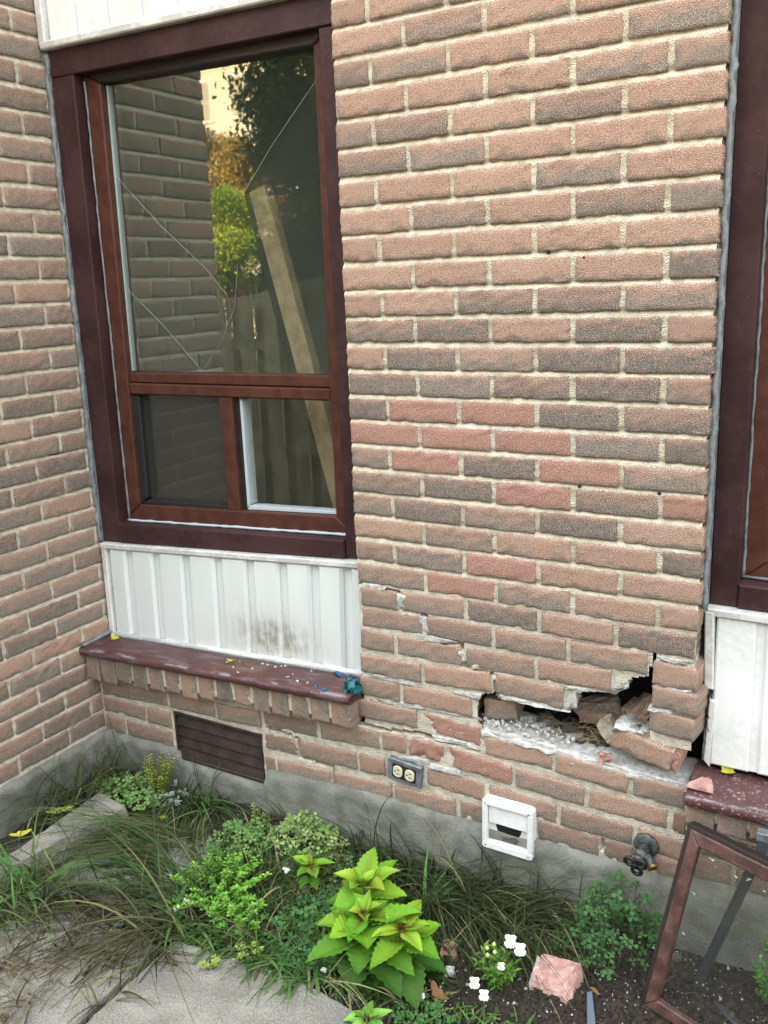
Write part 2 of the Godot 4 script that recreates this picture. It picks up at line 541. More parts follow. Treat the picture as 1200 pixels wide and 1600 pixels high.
# a brick face with a rough, dragged skin; sides run back 88 mm
func brick_mesh(seed_: int, w: float, h: float, rough: float) -> ArrayMesh:
	var f := FastNoiseLite.new()
	f.seed = seed_
	f.frequency = 1.0
	f.fractal_octaves = 3
	var r := RandomNumberGenerator.new()
	r.seed = seed_
	var nx := 14 if w > 0.12 else 8
	var xs := [0.0, 0.0012, 0.0042]
	for i in range(1, nx):
		xs.append(w * i / nx)
	xs.append_array([w - 0.0042, w - 0.0012, w])
	var ys := [0.0, 0.0012, 0.0042, h * 0.22, h * 0.4, h * 0.6, h * 0.78, h - 0.0042, h - 0.0012, h]
	var torn := 0.0008 + 0.0034 * pow(r.randf(), 2.0)
	var chips := []
	for k in r.randi_range(0, 2) + int(rough * 3.0):
		chips.append([r.randf() * w, 0.0 if r.randf() < 0.6 else h, r.randf_range(0.006, 0.016) * (1.0 + rough), r.randf_range(0.003, 0.007) * (1.0 + 1.5 * rough)])
	if rough > 0.0:
		chips.append([w if r.randf() < 0.5 else 0.0, r.randf() * h, 0.035, 0.009])
	var at := func(i, j):
		var x: float = xs[i]
		var y: float = ys[j]
		var e: float = minf(minf(x, w - x), minf(y, h - y))
		var z: float = -0.0030 * pow(1.0 - clampf(e / 0.0044, 0.0, 1.0), 2.0)
		z += f.get_noise_2d(x * 50.0, y * 50.0) * (0.0026 + 0.004 * rough)
		var fold: float = 1.0 - absf(f.get_noise_2d(x * 16.0 + 9.0, y * 30.0 + x * 10.0)) * 5.0
		z += torn * clampf(fold, 0.0, 1.0)
		for c in chips:
			var d: float = Vector2(x - c[0], y - c[1]).length() / c[2]
			if d < 1.0:
				z -= c[3] * (1.0 - d * d)
		var ox: float = f.get_noise_2d(y * 60.0 + 3.0, 7.0 if x < w * 0.5 else 19.0) * 0.0028 * (1.0 + rough)
		var oy: float = f.get_noise_2d(x * 42.0 + 5.0, 41.0 if y < h * 0.5 else 77.0) * 0.0024 * (1.0 + rough)
		return Vector3(x - w * 0.5 + ox, y - h * 0.5 + oy, z)
	var st := begin(true)
	var put := func(i, j, back: bool):
		var p: Vector3 = at.call(i, j)
		st.set_uv(Vector2(xs[i] / w, 1.0 - ys[j] / h))
		if back:
			p.z = -0.088
		st.add_vertex(p)
	for i in xs.size() - 1:
		for j in ys.size() - 1:
			for k in [[0, 0], [1, 1], [1, 0], [0, 0], [0, 1], [1, 1]]:
				put.call(i + k[0], j + k[1], false)
	var last_x := xs.size() - 1
	var last_y := ys.size() - 1
	st.set_smooth_group(1)
	for i in last_x:
		for e in [[i, 0, i + 1, 0], [i + 1, last_y, i, last_y]]:
			put.call(e[0], e[1], false); put.call(e[2], e[3], false); put.call(e[2], e[3], true)
			put.call(e[0], e[1], false); put.call(e[2], e[3], true); put.call(e[0], e[1], true)
	for j in last_y:
		for e in [[last_x, j, last_x, j + 1], [0, j + 1, 0, j]]:
			put.call(e[0], e[1], false); put.call(e[2], e[3], false); put.call(e[2], e[3], true)
			put.call(e[0], e[1], false); put.call(e[2], e[3], true); put.call(e[0], e[1], true)
	st.generate_normals()
	return st.commit()

const BRICK_H := 0.0540
func make_brick_kit():
	for k in 12:
		long_bricks.append(brick_mesh(100 + k, 0.19, BRICK_H, 0.0))
	for k in 6:
		short_bricks.append(brick_mesh(200 + k, 0.09, BRICK_H, 0.0))
	for k in 6:
		rough_bricks.append(brick_mesh(300 + k, 0.17, BRICK_H, 0.6))
	var heights := []
	for k in 2:
		var a := noise_image(320, 112, 0.16, 3, 500 + k, 1.5)
		heights.append(to_tex(a))
	var s := 900
	for spec in [["pink", 4], ["mix", 4], ["grey", 4], ["red", 2]]:
		var list := []
		for k in spec[1]:
			s += 1
			var m := flat(1, 1, 1, 0.95)
			m.albedo_color = Color.WHITE
			m.albedo_texture = brick_image(s, spec[0])
			m.metallic_specular = 0.25
			bump(m, heights[k % 2], 0.15)
			list.append(m)
		brick_mats[spec[0]] = list

func pick_kind(code: String) -> String:
	return {"p": "pink", "m": "mix", "g": "grey", "r": "red"}[code]

# frame: turns the wall's own x (right), y (up), z (out) into the world
func lay(parent: Node3D, frame: Transform3D, x: float, y: float, z: float, w: float, h: float, angle: float, code: String, rough := false, yaw := 0.0) -> MeshInstance3D:
	var set_: Array = rough_bricks if rough else (long_bricks if w > 0.125 else short_bricks)
	var nominal := 0.17 if rough else (0.19 if w > 0.125 else 0.09)
	var list: Array = brick_mats[pick_kind(code)]
	var o := obj("brick", set_[rng.randi() % set_.size()], list[rng.randi() % list.size()], parent)
	var b := Basis(Vector3.UP, yaw) * Basis(Vector3(0, 0, 1), angle) * Basis.from_scale(Vector3(w / nominal, h / BRICK_H, 1.0))
	o.transform = frame * Transform3D(b, Vector3(x, y, z))
	return o

func row_y(r: float) -> float:
	var k := clampf(r / 20.0, 0.0, 1.0)
	return 2.198 - 0.06575 * r - 0.012 * sin(PI * k)

var joints := {}     # bed joints of the lower courses

# mortar: a sheet with its own relief behind the brick faces
func mortar_sheet(parent: Node3D, frame: Transform3D, x0: float, x1: float, y0: float, y1: float, sx: float, sy: float, depth: Callable, colour: Callable, hole: Callable):
	var nx := int(ceil((x1 - x0) / sx))
	var ny := int(ceil((y1 - y0) / sy))
	var v := PackedVector3Array()
	var n := PackedVector3Array()
	var c := PackedColorArray()
	var idx := PackedInt32Array()
	for j in ny + 1:
		for i in nx + 1:
			var x := x0 + (x1 - x0) * i / nx
			var y := y0 + (y1 - y0) * j / ny
			v.append(Vector3(x, y, depth.call(x, y)))
			c.append(colour.call(x, y))
	var at := func(i, j): return v[clampi(j, 0, ny) * (nx + 1) + clampi(i, 0, nx)]
	for j in ny + 1:
		for i in nx + 1:
			var dx: Vector3 = at.call(i + 1, j) - at.call(i - 1, j)
			var dy: Vector3 = at.call(i, j + 1) - at.call(i, j - 1)
			n.append((frame.basis * dx.cross(dy)).normalized())
	for j in ny:
		for i in nx:
			var p: Vector3 = at.call(i, j)
			if hole.call(p.x, p.y):
				continue
			var a := j * (nx + 1) + i
			idx.append_array([a, a + nx + 2, a + 1, a, a + nx + 1, a + nx + 2])
	for k in v.size():
		v[k] = frame * v[k]
	var arr := []
	arr.resize(Mesh.ARRAY_MAX)
	arr[Mesh.ARRAY_VERTEX] = v
	arr[Mesh.ARRAY_NORMAL] = n
	arr[Mesh.ARRAY_COLOR] = c
	arr[Mesh.ARRAY_INDEX] = idx
	var mesh := ArrayMesh.new()
	mesh.add_surface_from_arrays(Mesh.PRIMITIVE_TRIANGLES, arr)
	obj("mortar", mesh, M.mortar, parent)

var hole_poly := PackedVector2Array()
var cracks := []

func near_crack(p: Vector2) -> float:
	var best := 1.0
	for line in cracks:
		for i in line.size() - 1:
			var q := Geometry2D.get_closest_point_to_segment(p, line[i], line[i + 1])
			best = minf(best, q.distance_to(p))
	return best

func polyline(a: Array) -> PackedVector2Array:
	var p := PackedVector2Array()
	for i in range(0, a.size(), 2):
		p.append(Vector2(a[i], a[i + 1]))
	return p

func make_main_wall():
	var wall := thing("brick_wall", "front wall of pink and grey brick between two windows, cracked and gaping low down", "brick wall")
	var id := Transform3D.IDENTITY
	hole_poly = polyline([0.242, 0.588, 0.297, 0.602, 0.302, 0.592, 0.480, 0.592, 0.505, 0.646, 0.600, 0.672, 0.647, 0.716, 0.684, 0.727, 0.695, 0.790, 0.704, 0.785, 0.700, 0.671, 0.694, 0.560, 0.790, 0.555, 0.790, 0.462, 0.607, 0.468, 0.468, 0.484, 0.265, 0.486, 0.247, 0.510])
	cracks = [polyline([-0.1, 0.849, 0.022, 0.840, 0.030, 0.795, 0.098, 0.787, 0.104, 0.730, 0.204, 0.724, 0.210, 0.660, 0.294, 0.655, 0.300, 0.600]),
		polyline([-0.151, 0.430, -0.126, 0.420, -0.042, 0.420, 0.061, 0.434, 0.15, 0.43, 0.25, 0.425]), polyline([-0.456, 0.325, -0.348, 0.322, -0.345, 0.262, -0.271, 0.256, -0.227, 0.255, -0.226, 0.19]), polyline([0.588, 0.262, 0.587, 0.235])]
	# regular courses, high to low; letters give each brick's colour
	var codes := {-1: "ppppp", 0: "pmppm", 1: "mmppm", 2: "pppmm", 3: "mmpmp", 4: "mmppp", 5: "pppmp", 6: "pmpmg", 7: "ppppp", 8: "ppppg", 9: "ppmmm", 10: "mgpgp", 11: "pgmgg", 12: "ggmgm", 13: "grrgm", 14: "rrrgg", 15: "mrgrm", 16: "mgrmr", 17: "mgmgp", 18: "pmppg", 19: "mgrpp", 20: "mrmpp"}
	for r in range(-12, 21):
		var ends := [-0.108]
		if posmod(r, 2) == 0:
			var p := 0.083 + 0.001 * r
			ends.append_array([p, p + 0.2, p + 0.4, p + 0.602])
		else:
			var p := -0.009 + 0.00115 * r
			ends.append_array([p, p + 0.203, p + 0.402, p + 0.602])
		ends.append(0.796)
		for i in ends.size() - 1:
			var a: float = ends[i] + (0.0068 + rr(-0.001, 0.001) if i > 0 else rr(-0.003, 0.003))
			var b: float = ends[i + 1] - (0.0068 + rr(-0.001, 0.001) if i < 4 else rr(-0.002, 0.003))
			var code: String = codes[r][i] if codes.has(r) else "ppmmg"[rng.randi() % 5]
			lay(wall, id, (a + b) / 2, row_y(r) + rr(-0.0015, 0.0015), rr(-0.0015, 0.0012), b - a, BRICK_H + rr(-0.0015, 0.001), rr(-0.006, 0.006), code)
	# the settled courses below the stepped crack: pairs of joint position and course height
	var low := [
		["mmgpg", [-0.104, 0.814, 0.022, 0.816, 0.217, 0.822, 0.418, 0.821, 0.609, 0.820, 0.796, 0.818]],
		["mmmm", [-0.106, 0.752, 0.097, 0.758, 0.295, 0.758, 0.493, 0.758, 0.692, 0.760]],
		["mmmp", [-0.111, 0.690, 0.005, 0.687, 0.211, 0.691, 0.410, 0.694, 0.607, 0.701]],
		["mpm", [-0.116, 0.615, 0.088, 0.620, 0.294, 0.634, 0.490, 0.629]],
		["mp", [-0.122, 0.545, 0.018, 0.546, 0.238, 0.549]],
		["mr", [-0.130, 0.474, 0.071, 0.478, 0.262, 0.468]],
		["ppm", [0.262, 0.449, 0.460, 0.450, 0.655, 0.437, 0.790, 0.434]],
		["mmmmmprrmpp", [-1.192, 0.318, -0.873, 0.340, -0.667, 0.344, -0.481, 0.354, -0.270, 0.369, -0.055, 0.386, 0.032, 0.391, 0.152, 0.391, 0.350, 0.379, 0.546, 0.371, 0.752, 0.365, 0.796, 0.363]],
		["mm", [-1.192, 0.258, -0.982, 0.261, -0.864, 0.264]],
		["mmp", [-0.484, 0.283, -0.346, 0.288, -0.135, 0.299, -0.038, 0.303]],
		["pmmpm", [0.084, 0.311, 0.272, 0.306, 0.473, 0.300, 0.669, 0.297, 0.796, 0.291]],
		["mm", [-1.192, 0.189, -1.089, 0.190, -0.864, 0.193]],
		["mmmmm", [-0.486, 0.200, -0.437, 0.205, -0.227, 0.216, -0.018, 0.226, 0.185, 0.236, 0.266, 0.239]],
		["mmm", [0.412, 0.241, 0.587, 0.240, 0.673, 0.237, 0.796, 0.233]],
	]
	for row in low:
		var q: Array = row[1]
		for i in q.size() / 2 - 1:
			var a := Vector2(q[2 * i], q[2 * i + 1])
			var b := Vector2(q[2 * i + 2], q[2 * i + 3])
			var d := b - a
			var code: String = row[0][i]
			var mid := (a + b) / 2
			var o := lay(wall, id, mid.x, mid.y, rr(-0.003, 0.003), maxf(0.03, d.length() - 0.0134), BRICK_H + rr(-0.0015, 0.001), d.angle() + rr(-0.006, 0.006), code, code == "r")
			if code == "r":
				o.set_meta("label", "cracked brick with a fresh red break")
	# wedge of end bricks right of the hole, turned out of line
	for s in [[0.748, 0.740, 0.001, 0.100, 0.057, -0.02, -0.05, "p"], [0.752, 0.681, 0.006, 0.108, 0.054, -0.01, -0.09, "m"], [0.746, 0.618, 0.004, 0.106, 0.056, -0.03, -0.13, "m"], [0.300, 0.545, -0.030, 0.086, 0.054, 0.05, 0.12, "m"]]:
		var e := lay(wall, id, s[0], s[1], s[2], s[3], s[4], s[5], s[7], false, s[6])
		e.set_meta("label", "short brick pushed back into the gap" if s[0] < 0.5 else "short end brick turned out of line")
	# the mortar
	var depth := func(x: float, y: float) -> float:
		var z := -0.0050 + noise.get_noise_2d(x * 22.0, y * 22.0) * 0.0022
		if y > 0.86:
			var r := (2.198 - y) / 0.06575
			var kk := clampf(r / 20.0, 0.0, 1.0)
			r = (2.198 - 0.012 * sin(PI * kk) - y) / 0.06575
			var f := fposmod(r + 0.5, 1.0)      # 0 at the top of a course
			f = f if f < 0.5 else f - 1.0         # -: above the line (under a brick), +: below it
			z += -0.0045 * smoothstep(0.02, -0.07, f) * smoothstep(-0.22, -0.12, f)
			z += 0.0022 * smoothstep(0.0, 0.09, f) * smoothstep(0.24, 0.14, f)
		else:
			var d := near_crack(Vector2(x, y))
			var w := 0.0018 + 0.0022 * absf(noise.get_noise_2d(x * 9.0, y * 9.0 + 40.0))
			if d < w:
				z -= 0.035
			elif d < w + 0.02:
				z += noise.get_noise_2d(x * 60.0, y * 60.0) * 0.003 + 0.001
		return z
	var colour := func(x: float, y: float) -> Color:
		var n := 1.0 + noise.get_noise_2d(x * 5.0, y * 5.0) * 0.16
		var white := smoothstep(0.95, 0.6, y)
		var c := Color(1.02, 0.99, 0.92).lerp(Color(1.12, 1.13, 1.12), white * 0.7)
		if y < 0.86:
			var d := near_crack(Vector2(x, y))
			c = c.lerp(Color(1.6, 1.65, 1.75), smoothstep(0.022, 0.004, d) * 0.6)
		return Color(c.r * n, c.g * n, c.b * n)
	var hole := func(x: float, y: float) -> bool:
		if Geometry2D.is_point_in_polygon(Vector2(x, y), hole_poly):
			return true
		if x < -0.112 + 0.003 * sin(y * 90.0) and y > 0.42:
			return true
		return x > -0.856 and x < -0.489 and y > 0.10 and y < 0.300
	mortar_sheet(wall, id, -1.195, 0.792, 0.14, 0.56, 0.006, 0.005, depth, colour, hole)
	mortar_sheet(wall, id, -0.116, 0.792, 0.56, 2.99, 0.008, 0.0042, depth, colour, hole)
	# mortar inside the right-hand return of the wall
	var ret := Transform3D(Basis(Vector3.UP, PI / 2), Vector3(0.790, 0, 0))
	var none := func(_x, _y): return false
	mortar_sheet(wall, ret, 0.008, 0.15, 0.70, 2.99, 0.02, 0.02, func(x, y): return -0.004 + noise.get_noise_2d(x * 22.0, y * 22.0) * 0.003, colour, none)
	# smeared fresh mortar along the crack and the hole
	var st := begin(true)
	for s in [[-0.050, 0.846, 0.04, 0.010], [0.028, 0.815, 0.012, 0.030], [0.102, 0.757, 0.010, 0.030], [0.12, 0.724, 0.06, 0.010], [0.207, 0.690, 0.010, 0.026], [0.215, 0.585, 0.04, 0.010], [0.13, 0.513, 0.10, 0.012], [0.17, 0.435, 0.08, 0.010], [0.07, 0.352, 0.06, 0.016], [0.14, 0.345, 0.07, 0.012], [0.745, 0.778, 0.035, 0.010], [0.72, 0.651, 0.04, 0.008], [0.76, 0.712, 0.03, 0.008], [0.00, 0.582, 0.08, 0.010], [0.0, 0.511, 0.08, 0.012]]:
		var c := Vector3(s[0], s[1], -0.0125)
		lump(st, block_corners(c, Vector3(s[2] * 1.8, s[3] * 1.4, 0.020), Basis.IDENTITY, 0.22), 4, 0.006, 40.0)
	obj("mortar_smear", st, M.fresh, wall, "stuff")
	# mortar still clinging under the overhanging bricks
	st = begin(true)
	lump(st, [Vector3(0.475, 0.600, -0.002), Vector3(0.516, 0.606, -0.006), Vector3(0.505, 0.640, -0.085), Vector3(0.475, 0.60, -0.085), Vector3(0.483, 0.655, -0.004), Vector3(0.508, 0.655, -0.008), Vector3(0.505, 0.655, -0.085), Vector3(0.480, 0.655, -0.085)], 5, 0.010, 45.0)
	lump(st, block_corners(Vector3(0.40, 0.597, -0.045), Vector3(0.19, 0.010, 0.085), Basis.IDENTITY, 0.1), 6, 0.008, 40.0)
	lump(st, [Vector3(0.598, 0.673, -0.002), Vector3(0.640, 0.684, -0.01), Vector3(0.635, 0.70, -0.085), Vector3(0.598, 0.67, -0.085), Vector3(0.600, 0.730, -0.004), Vector3(0.628, 0.730, -0.010), Vector3(0.63, 0.73, -0.085), Vector3(0.600, 0.730, -0.085)], 5, 0.010, 45.0)
	lump(st, block_corners(Vector3(0.55, 0.667, -0.045), Vector3(0.13, 0.010, 0.085), Basis(Vector3(0, 0, 1), 0.08), 0.1), 6, 0.008, 40.0)
	obj("clinging_mortar", st, M.fresh, wall, "stuff")

func left_frame() -> Transform3D:
	return Transform3D(Basis(Vector3.UP, PI / 2), Vector3(-1.195, 0, 0))

func make_left_wall():
	var wall := thing("brick_wall", "side wall of brownish brick meeting the window at the left edge", "brick wall")
	var fr := left_frame()
	# the wall's own x runs away from the viewer: x = -z
	for i in range(-9, 34):
		var k := clampf(float(i) / 33.0, 0.0, 1.0)
		var y := 2.428 - 0.0676 * i - 0.029 * sin(PI * k)
		var p := (-0.082 + 0.0008 * i) if posmod(i, 2) == 1 else (0.021 + 0.0007 * i)
		var zs := [-0.135]
		var z := p
		while z < 0.42:
			if z > -0.11:
				zs.append(z)
			z += 0.2025
		zs.append(0.478)
		for q in zs.size() - 1:
			var a: float = zs[q] + (0.0068 if q > 0 else 0.0)
			var b: float = zs[q + 1] - (0.0068 if q < zs.size() - 2 else -rr(0.0, 0.003))
			if y > 1.7:
				lay(wall, fr, -(a + b) / 2, y + rr(-0.002, 0.002), rr(-0.0015, 0.0015), b - a, 0.0555, rr(-0.007, 0.007), "mmgmp"[rng.randi() % 5])
			else:
				lay(wall, fr, -(a + b) / 2, y + rr(-0.002, 0.002), rr(-0.0015, 0.0015), b - a, 0.0555, rr(-0.007, 0.007), "mmgggmp"[rng.randi() % 7])
	var depth := func(x: float, y: float) -> float:
		var z := -0.0050 + noise.get_noise_2d(x * 22.0 + 70.0, y * 22.0) * 0.0022
		var r := (2.428 - y) / 0.0676
		var kk := clampf(r / 33.0, 0.0, 1.0)
		r = (2.428 - 0.029 * sin(PI * kk) - y) / 0.0676
		var f := fposmod(r + 0.5, 1.0)
		f = f if f < 0.5 else f - 1.0
		z += -0.0045 * smoothstep(0.02, -0.07, f) * smoothstep(-0.22, -0.12, f)
		z += 0.0022 * smoothstep(0.0, 0.09, f) * smoothstep(0.24, 0.14, f)
		return z
	var colour := func(x: float, y: float) -> Color:
		var n := 1.0 + noise.get_noise_2d(x * 5.0 + 20.0, y * 5.0) * 0.16
		var c := Color(1.02, 0.99, 0.92).lerp(Color(1.05, 1.06, 1.04), smoothstep(1.2, 0.5, y))
		return Color(c.r * n, c.g * n, c.b * n)
	mortar_sheet(wall, fr, -0.472, 0.14, 0.14, 2.99, 0.008, 0.0042, depth, colour, func(_x, _y): return false)
	var st := begin()
	box(st, Vector3(-1.288, 0.0, -0.14), Vector3(-1.212, 3.04, 0.462))
	obj("backing", st, M.sheathing, wall)
	mortar_sheet(wall, Transform3D(Basis.IDENTITY, Vector3(0, 0, 0.470)), -1.285, -1.20, 0.14, 2.99, 0.02, 0.02, func(x, y): return noise.get_noise_2d(x * 22.0, y * 22.0) * 0.002, colour, func(_x, _y): return false)

func make_foundation():
	var f := thing("foundation", "grey concrete foundation strip showing under the bricks of both walls", "foundation")
	var st := begin(true)
	var n := 90
	for k in n:
		var quads := []
		for s in 2:
			var x: float = -1.20 + 2.2 * (k + s) / n
			var top: float = 0.158 + 0.053 * smoothstep(-1.2, 0.1, x) + noise.get_noise_1d(x * 12.0) * 0.004
			if x > -0.855 and x < -0.49:
				top = minf(top, 0.126)
			quads.append([x, top])
		var prev := []
		for j in 9:
			var row := []
			for s in 2:
				var x: float = quads[s][0]
				var y: float = lerpf(quads[s][1], -0.08, j / 8.0)
				row.append(Vector3(x, y, 0.010 + noise.get_noise_2d(x * 4.0, y * 4.0) * 0.008 + noise.get_noise_2d(x * 30.0, y * 30.0) * 0.0012))
			if j == 0:
				quad(st, row[0], row[1], Vector3(row[1].x, row[1].y + 0.003, -0.05), Vector3(row[0].x, row[0].y + 0.003, -0.05))
			else:
				quad(st, row[0], row[1], prev[1], prev[0])
			prev = row
	obj("front_strip", st, M.concrete, f)
	st = begin(true)
	n = 30
	for k in n:
		var prev := []
		for j in 9:
			var row := []
			for s in 2:
				var z: float = 0.002 + 0.5 * (k + s) / n
				var top: float = 0.158 + noise.get_noise_1d(z * 12.0 + 60.0) * 0.005
				var y: float = lerpf(top, -0.08, j / 8.0)
				row.append(Vector3(-1.183 + noise.get_noise_2d(z * 4.0 + 30.0, y * 4.0) * 0.008, y, z))
			if j == 0:
				quad(st, row[1], row[0], Vector3(-1.25, row[0].y + 0.003, row[0].z), Vector3(-1.25, row[1].y + 0.003, row[1].z))
			else:
				quad(st, row[1], row[0], prev[0], prev[1])
			prev = row
	obj("side_strip", st, M.concrete, f)

# ---------------------------------------------------------------- windows
func slab(called: String, a: Array, z0: float, z1: float, bevel: float, m: Material, parent: Node) -> MeshInstance3D:
	var st := begin()
	prism(st, pts(a), z0, z1, bevel)
	return obj(called, st, m, parent)

func pane(called: String, a: Array, z: float, tilt: Vector2, m: Material, parent: Node, thick := 0.0) -> MeshInstance3D:
	var p := pts(a)
	var c := Vector2.ZERO
	for v in p:
		c += v / p.size()
	var st := begin()
	var f := Geometry2D.triangulate_polygon(p)
	for k in range(0, f.size(), 3):
		var t := []
		for q in 3:
			var v := p[f[k + q]]
			t.append(Vector3(v.x, v.y, z + (v.x - c.x) * tilt.x + (v.y - c.y) * tilt.y))
		if (t[1] - t[0]).cross(t[2] - t[0]).z < 0.0:
			tri(st, t[0], t[2], t[1])
		else:
			tri(st, t[0], t[1], t[2])
	return obj(called, st, m, parent)

func caulk_line(a: Vector3, b: Vector3, radius: float, called: String, parent: Node, m: Material):
	var st := begin(true)
	var line := []
	var radii := []
	var n := int((b - a).length() / 0.022) + 2
	for k in n + 1:
		var p := a.lerp(b, float(k) / n)
		line.append(p + Vector3(noise.get_noise_3d(p.x * 25.0, p.y * 25.0, 3.0), noise.get_noise_3d(p.x * 25.0, p.y * 25.0, 30.0) * 0.4, noise.get_noise_3d(p.x * 25.0, p.y * 25.0, 60.0)) * radius * 0.9)
		radii.append(radius * (1.0 + 0.55 * noise.get_noise_3d(p.x * 40.0, p.y * 40.0, 90.0)))
	tube(st, line, radii, 8)
	obj(called, st, m, parent)

func make_left_window():
	var w := thing("window", "brown framed window with cracked upper pane beside the side brick wall", "window")
	var zt := -0.088
	slab("trim_board", [-1.192, 0.826, -1.108, 0.832, -1.088, 2.286, -1.184, 2.286], -0.164, zt, 0.003, M.trim, w)
	slab("trim_board", [-1.184, 2.288, -0.100, 2.271, -0.100, 2.345, -1.184, 2.364], -0.164, zt + 0.001, 0.003, M.trim, w)
	slab("trim_board", [-0.198, 0.890, -0.100, 0.890, -0.100, 2.269, -0.204, 2.270], -0.164, zt, 0.003, M.trim, w)
	var sill := slab("trim_sill", [-1.106, 0.832, -0.200, 0.886, -0.200, 0.940, -1.106, 0.898], -0.163, zt + 0.006, 0.004, M.trim, w)
	caulk_line(Vector3(-1.095, 0.903, -0.122), Vector3(-0.204, 0.946, -0.122), 0.0042, "caulk", sill, M.vinyl)
	var st := begin()
	var fr := obj("frame", slab_tool([-1.118, 0.898, -1.044, 0.960, -1.022, 2.258, -1.088, 2.292], -0.19, -0.128, 0.004), M.frame, w)
	obj("frame", slab_tool([-0.254, 0.995, -0.190, 0.940, -0.190, 2.280, -0.250, 2.244], -0.19, -0.128, 0.004), M.frame, w)
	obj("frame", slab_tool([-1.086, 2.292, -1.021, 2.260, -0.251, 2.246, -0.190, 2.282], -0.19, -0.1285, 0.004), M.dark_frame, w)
	obj("frame", slab_tool([-1.118, 0.896, -0.190, 0.938, -0.255, 0.994, -0.615, 0.977, -1.043, 0.959], -0.19, -0.1285, 0.004), M.frame, w)
	obj("rail", slab_tool([-1.036, 1.366, -0.253, 1.366, -0.252, 1.401, -1.036, 1.398], -0.19, -0.138, 0.004), M.frame, w)
	obj("rail", slab_tool([-1.038, 1.328, -0.253, 1.330, -0.253, 1.3645, -1.038, 1.3645], -0.19, -0.131, 0.005), M.frame, w)
	obj("mullion", slab_tool([-0.664, 0.972, -0.616, 0.974, -0.616, 1.3295, -0.664, 1.3295], -0.19, -0.133, 0.005), M.frame, w)
	caulk_line(Vector3(-1.091, 0.905, -0.124), Vector3(-1.079, 2.27, -0.124), 0.0032, "caulk", w, M.caulk)
	# upper sash: an unbroken inner sheet, an outer sheet in pieces with one piece missing
	obj("spacer", slab_tool([-1.043, 1.402, -1.035, 1.402, -1.0155, 2.256, -1.021, 2.256], -0.172, -0.152, 0.001), M.glass_edge, w)
	pane("inner_pane", [-1.03, 1.40, -0.25, 1.402, -0.25, 2.248, -1.02, 2.26], -0.176, Vector2.ZERO, M.glass_inner, w)
	var pieces := [[[-1.015, 2.255, -1.022, 2.0, -0.692, 1.71, -0.594, 1.600, -0.528, 1.912, -0.42, 2.025, -0.25, 2.18, -0.25, 2.248], Vector2(0.0008, -0.0012)],
		[[-1.022, 1.997, -1.028, 1.665, -0.739, 1.403, -0.653, 1.502, -0.595, 1.597, -0.694, 1.708], Vector2(-0.0022, 0.0018)],
		[[-1.028, 1.662, -1.034, 1.401, -0.742, 1.401], Vector2(0.004, 0.003)],
		[[-0.737, 1.402, -0.41, 1.402, -0.530, 1.908, -0.591, 1.594, -0.650, 1.499], Vector2(0.0015, -0.002)]]
	for s in pieces:
		pane("glass_shard", s[0], -0.158, s[1], M.glass_outer, w)
	pane("dust_film", [-1.03, 1.40, -0.25, 1.402, -0.25, 2.248, -1.02, 2.26], -0.168, Vector2.ZERO, M.dust, w)
	for line in [[-1.022, 1.999, -0.86, 1.845, -0.692, 1.709, -0.62, 1.63], [-1.028, 1.664, -0.88, 1.54, -0.740, 1.403], [-0.740, 1.403, -0.652, 1.501, -0.594, 1.597, -0.57, 1.72], [-0.529, 1.911, -0.42, 2.026, -0.34, 2.10, -0.25, 2.181]]:
		var path := []
		for k in range(0, line.size(), 2):
			path.append(Vector3(line[k], line[k + 1], -0.157))
		st = begin()
		tube(st, path, [0.0005], 4)
		obj("crack_edge", st, M.scratch, w)
	# sliding lights below
	obj("gasket", slab_tool([-1.044, 0.961, -1.014, 0.985, -1.008, 1.322, -1.038, 1.3275], -0.19, -0.142, 0.002), M.gasket, w)
	obj("gasket", slab_tool([-1.042, 0.9605, -0.666, 0.9715, -0.666, 0.984, -1.016, 0.974], -0.19, -0.143, 0.002), M.gasket, w)
	pane("lower_pane", [-1.016, 0.975, -0.664, 0.984, -0.664, 1.328, -1.010, 1.328], -0.172, Vector2(0.001, 0.001), M.glass_thin, w)
	pane("insect_screen", [-1.016, 0.975, -0.664, 0.984, -0.664, 1.328, -1.010, 1.328], -0.160, Vector2.ZERO, M.screen, w)
	obj("vinyl_edge", slab_tool([-0.598, 0.982, -0.588, 0.996, -0.588, 1.32, -0.598, 1.328], -0.19, -0.150, 0.002), M.vinyl, w)
	obj("gasket", slab_tool([-0.616, 0.980, -0.5985, 0.980, -0.5985, 1.328, -0.616, 1.328], -0.19, -0.152, 0.002), M.gasket, w)
	obj("vinyl_edge", slab_tool([-0.597, 0.979, -0.256, 0.995, -0.256, 1.003, -0.588, 0.9915], -0.19, -0.149, 0.001), M.vinyl, w)
	pane("lower_pane", [-0.590, 0.99, -0.252, 1.002, -0.252, 1.329, -0.590, 1.329], -0.165, Vector2.ZERO, M.glass, w)
	# sealant between the trim and the side wall
	var seal := obj("side_seal", slab_tool([-1.196, 0.815, -1.188, 0.815, -1.181, 2.355, -1.196, 2.355], -0.164, -0.086, 0.002), M.caulk, w)
	caulk_line(Vector3(-1.193, 0.83, -0.078), Vector3(-1.187, 2.352, -0.082), 0.0085, "caulk", seal, M.caulk)
	# board leaning inside the room
	st = begin()
	var b := Vector3(-0.16, 0.302, -0.30)
	var t := Vector3(-0.672, 1.95, -0.42)
	var up := (t - b).normalized()
	var side := up.cross(Vector3(0, 0, 1)).normalized()
	prism(st, rect(-0.033, 0.0, 0.033, (t - b).length()), -0.019, 0.019, 0.003, Transform3D(Basis(side, up, side.cross(up)), b))
	tag(obj("leaning_board", st, M.timber), "pale wooden board leaning behind the cracked window glass", "board")

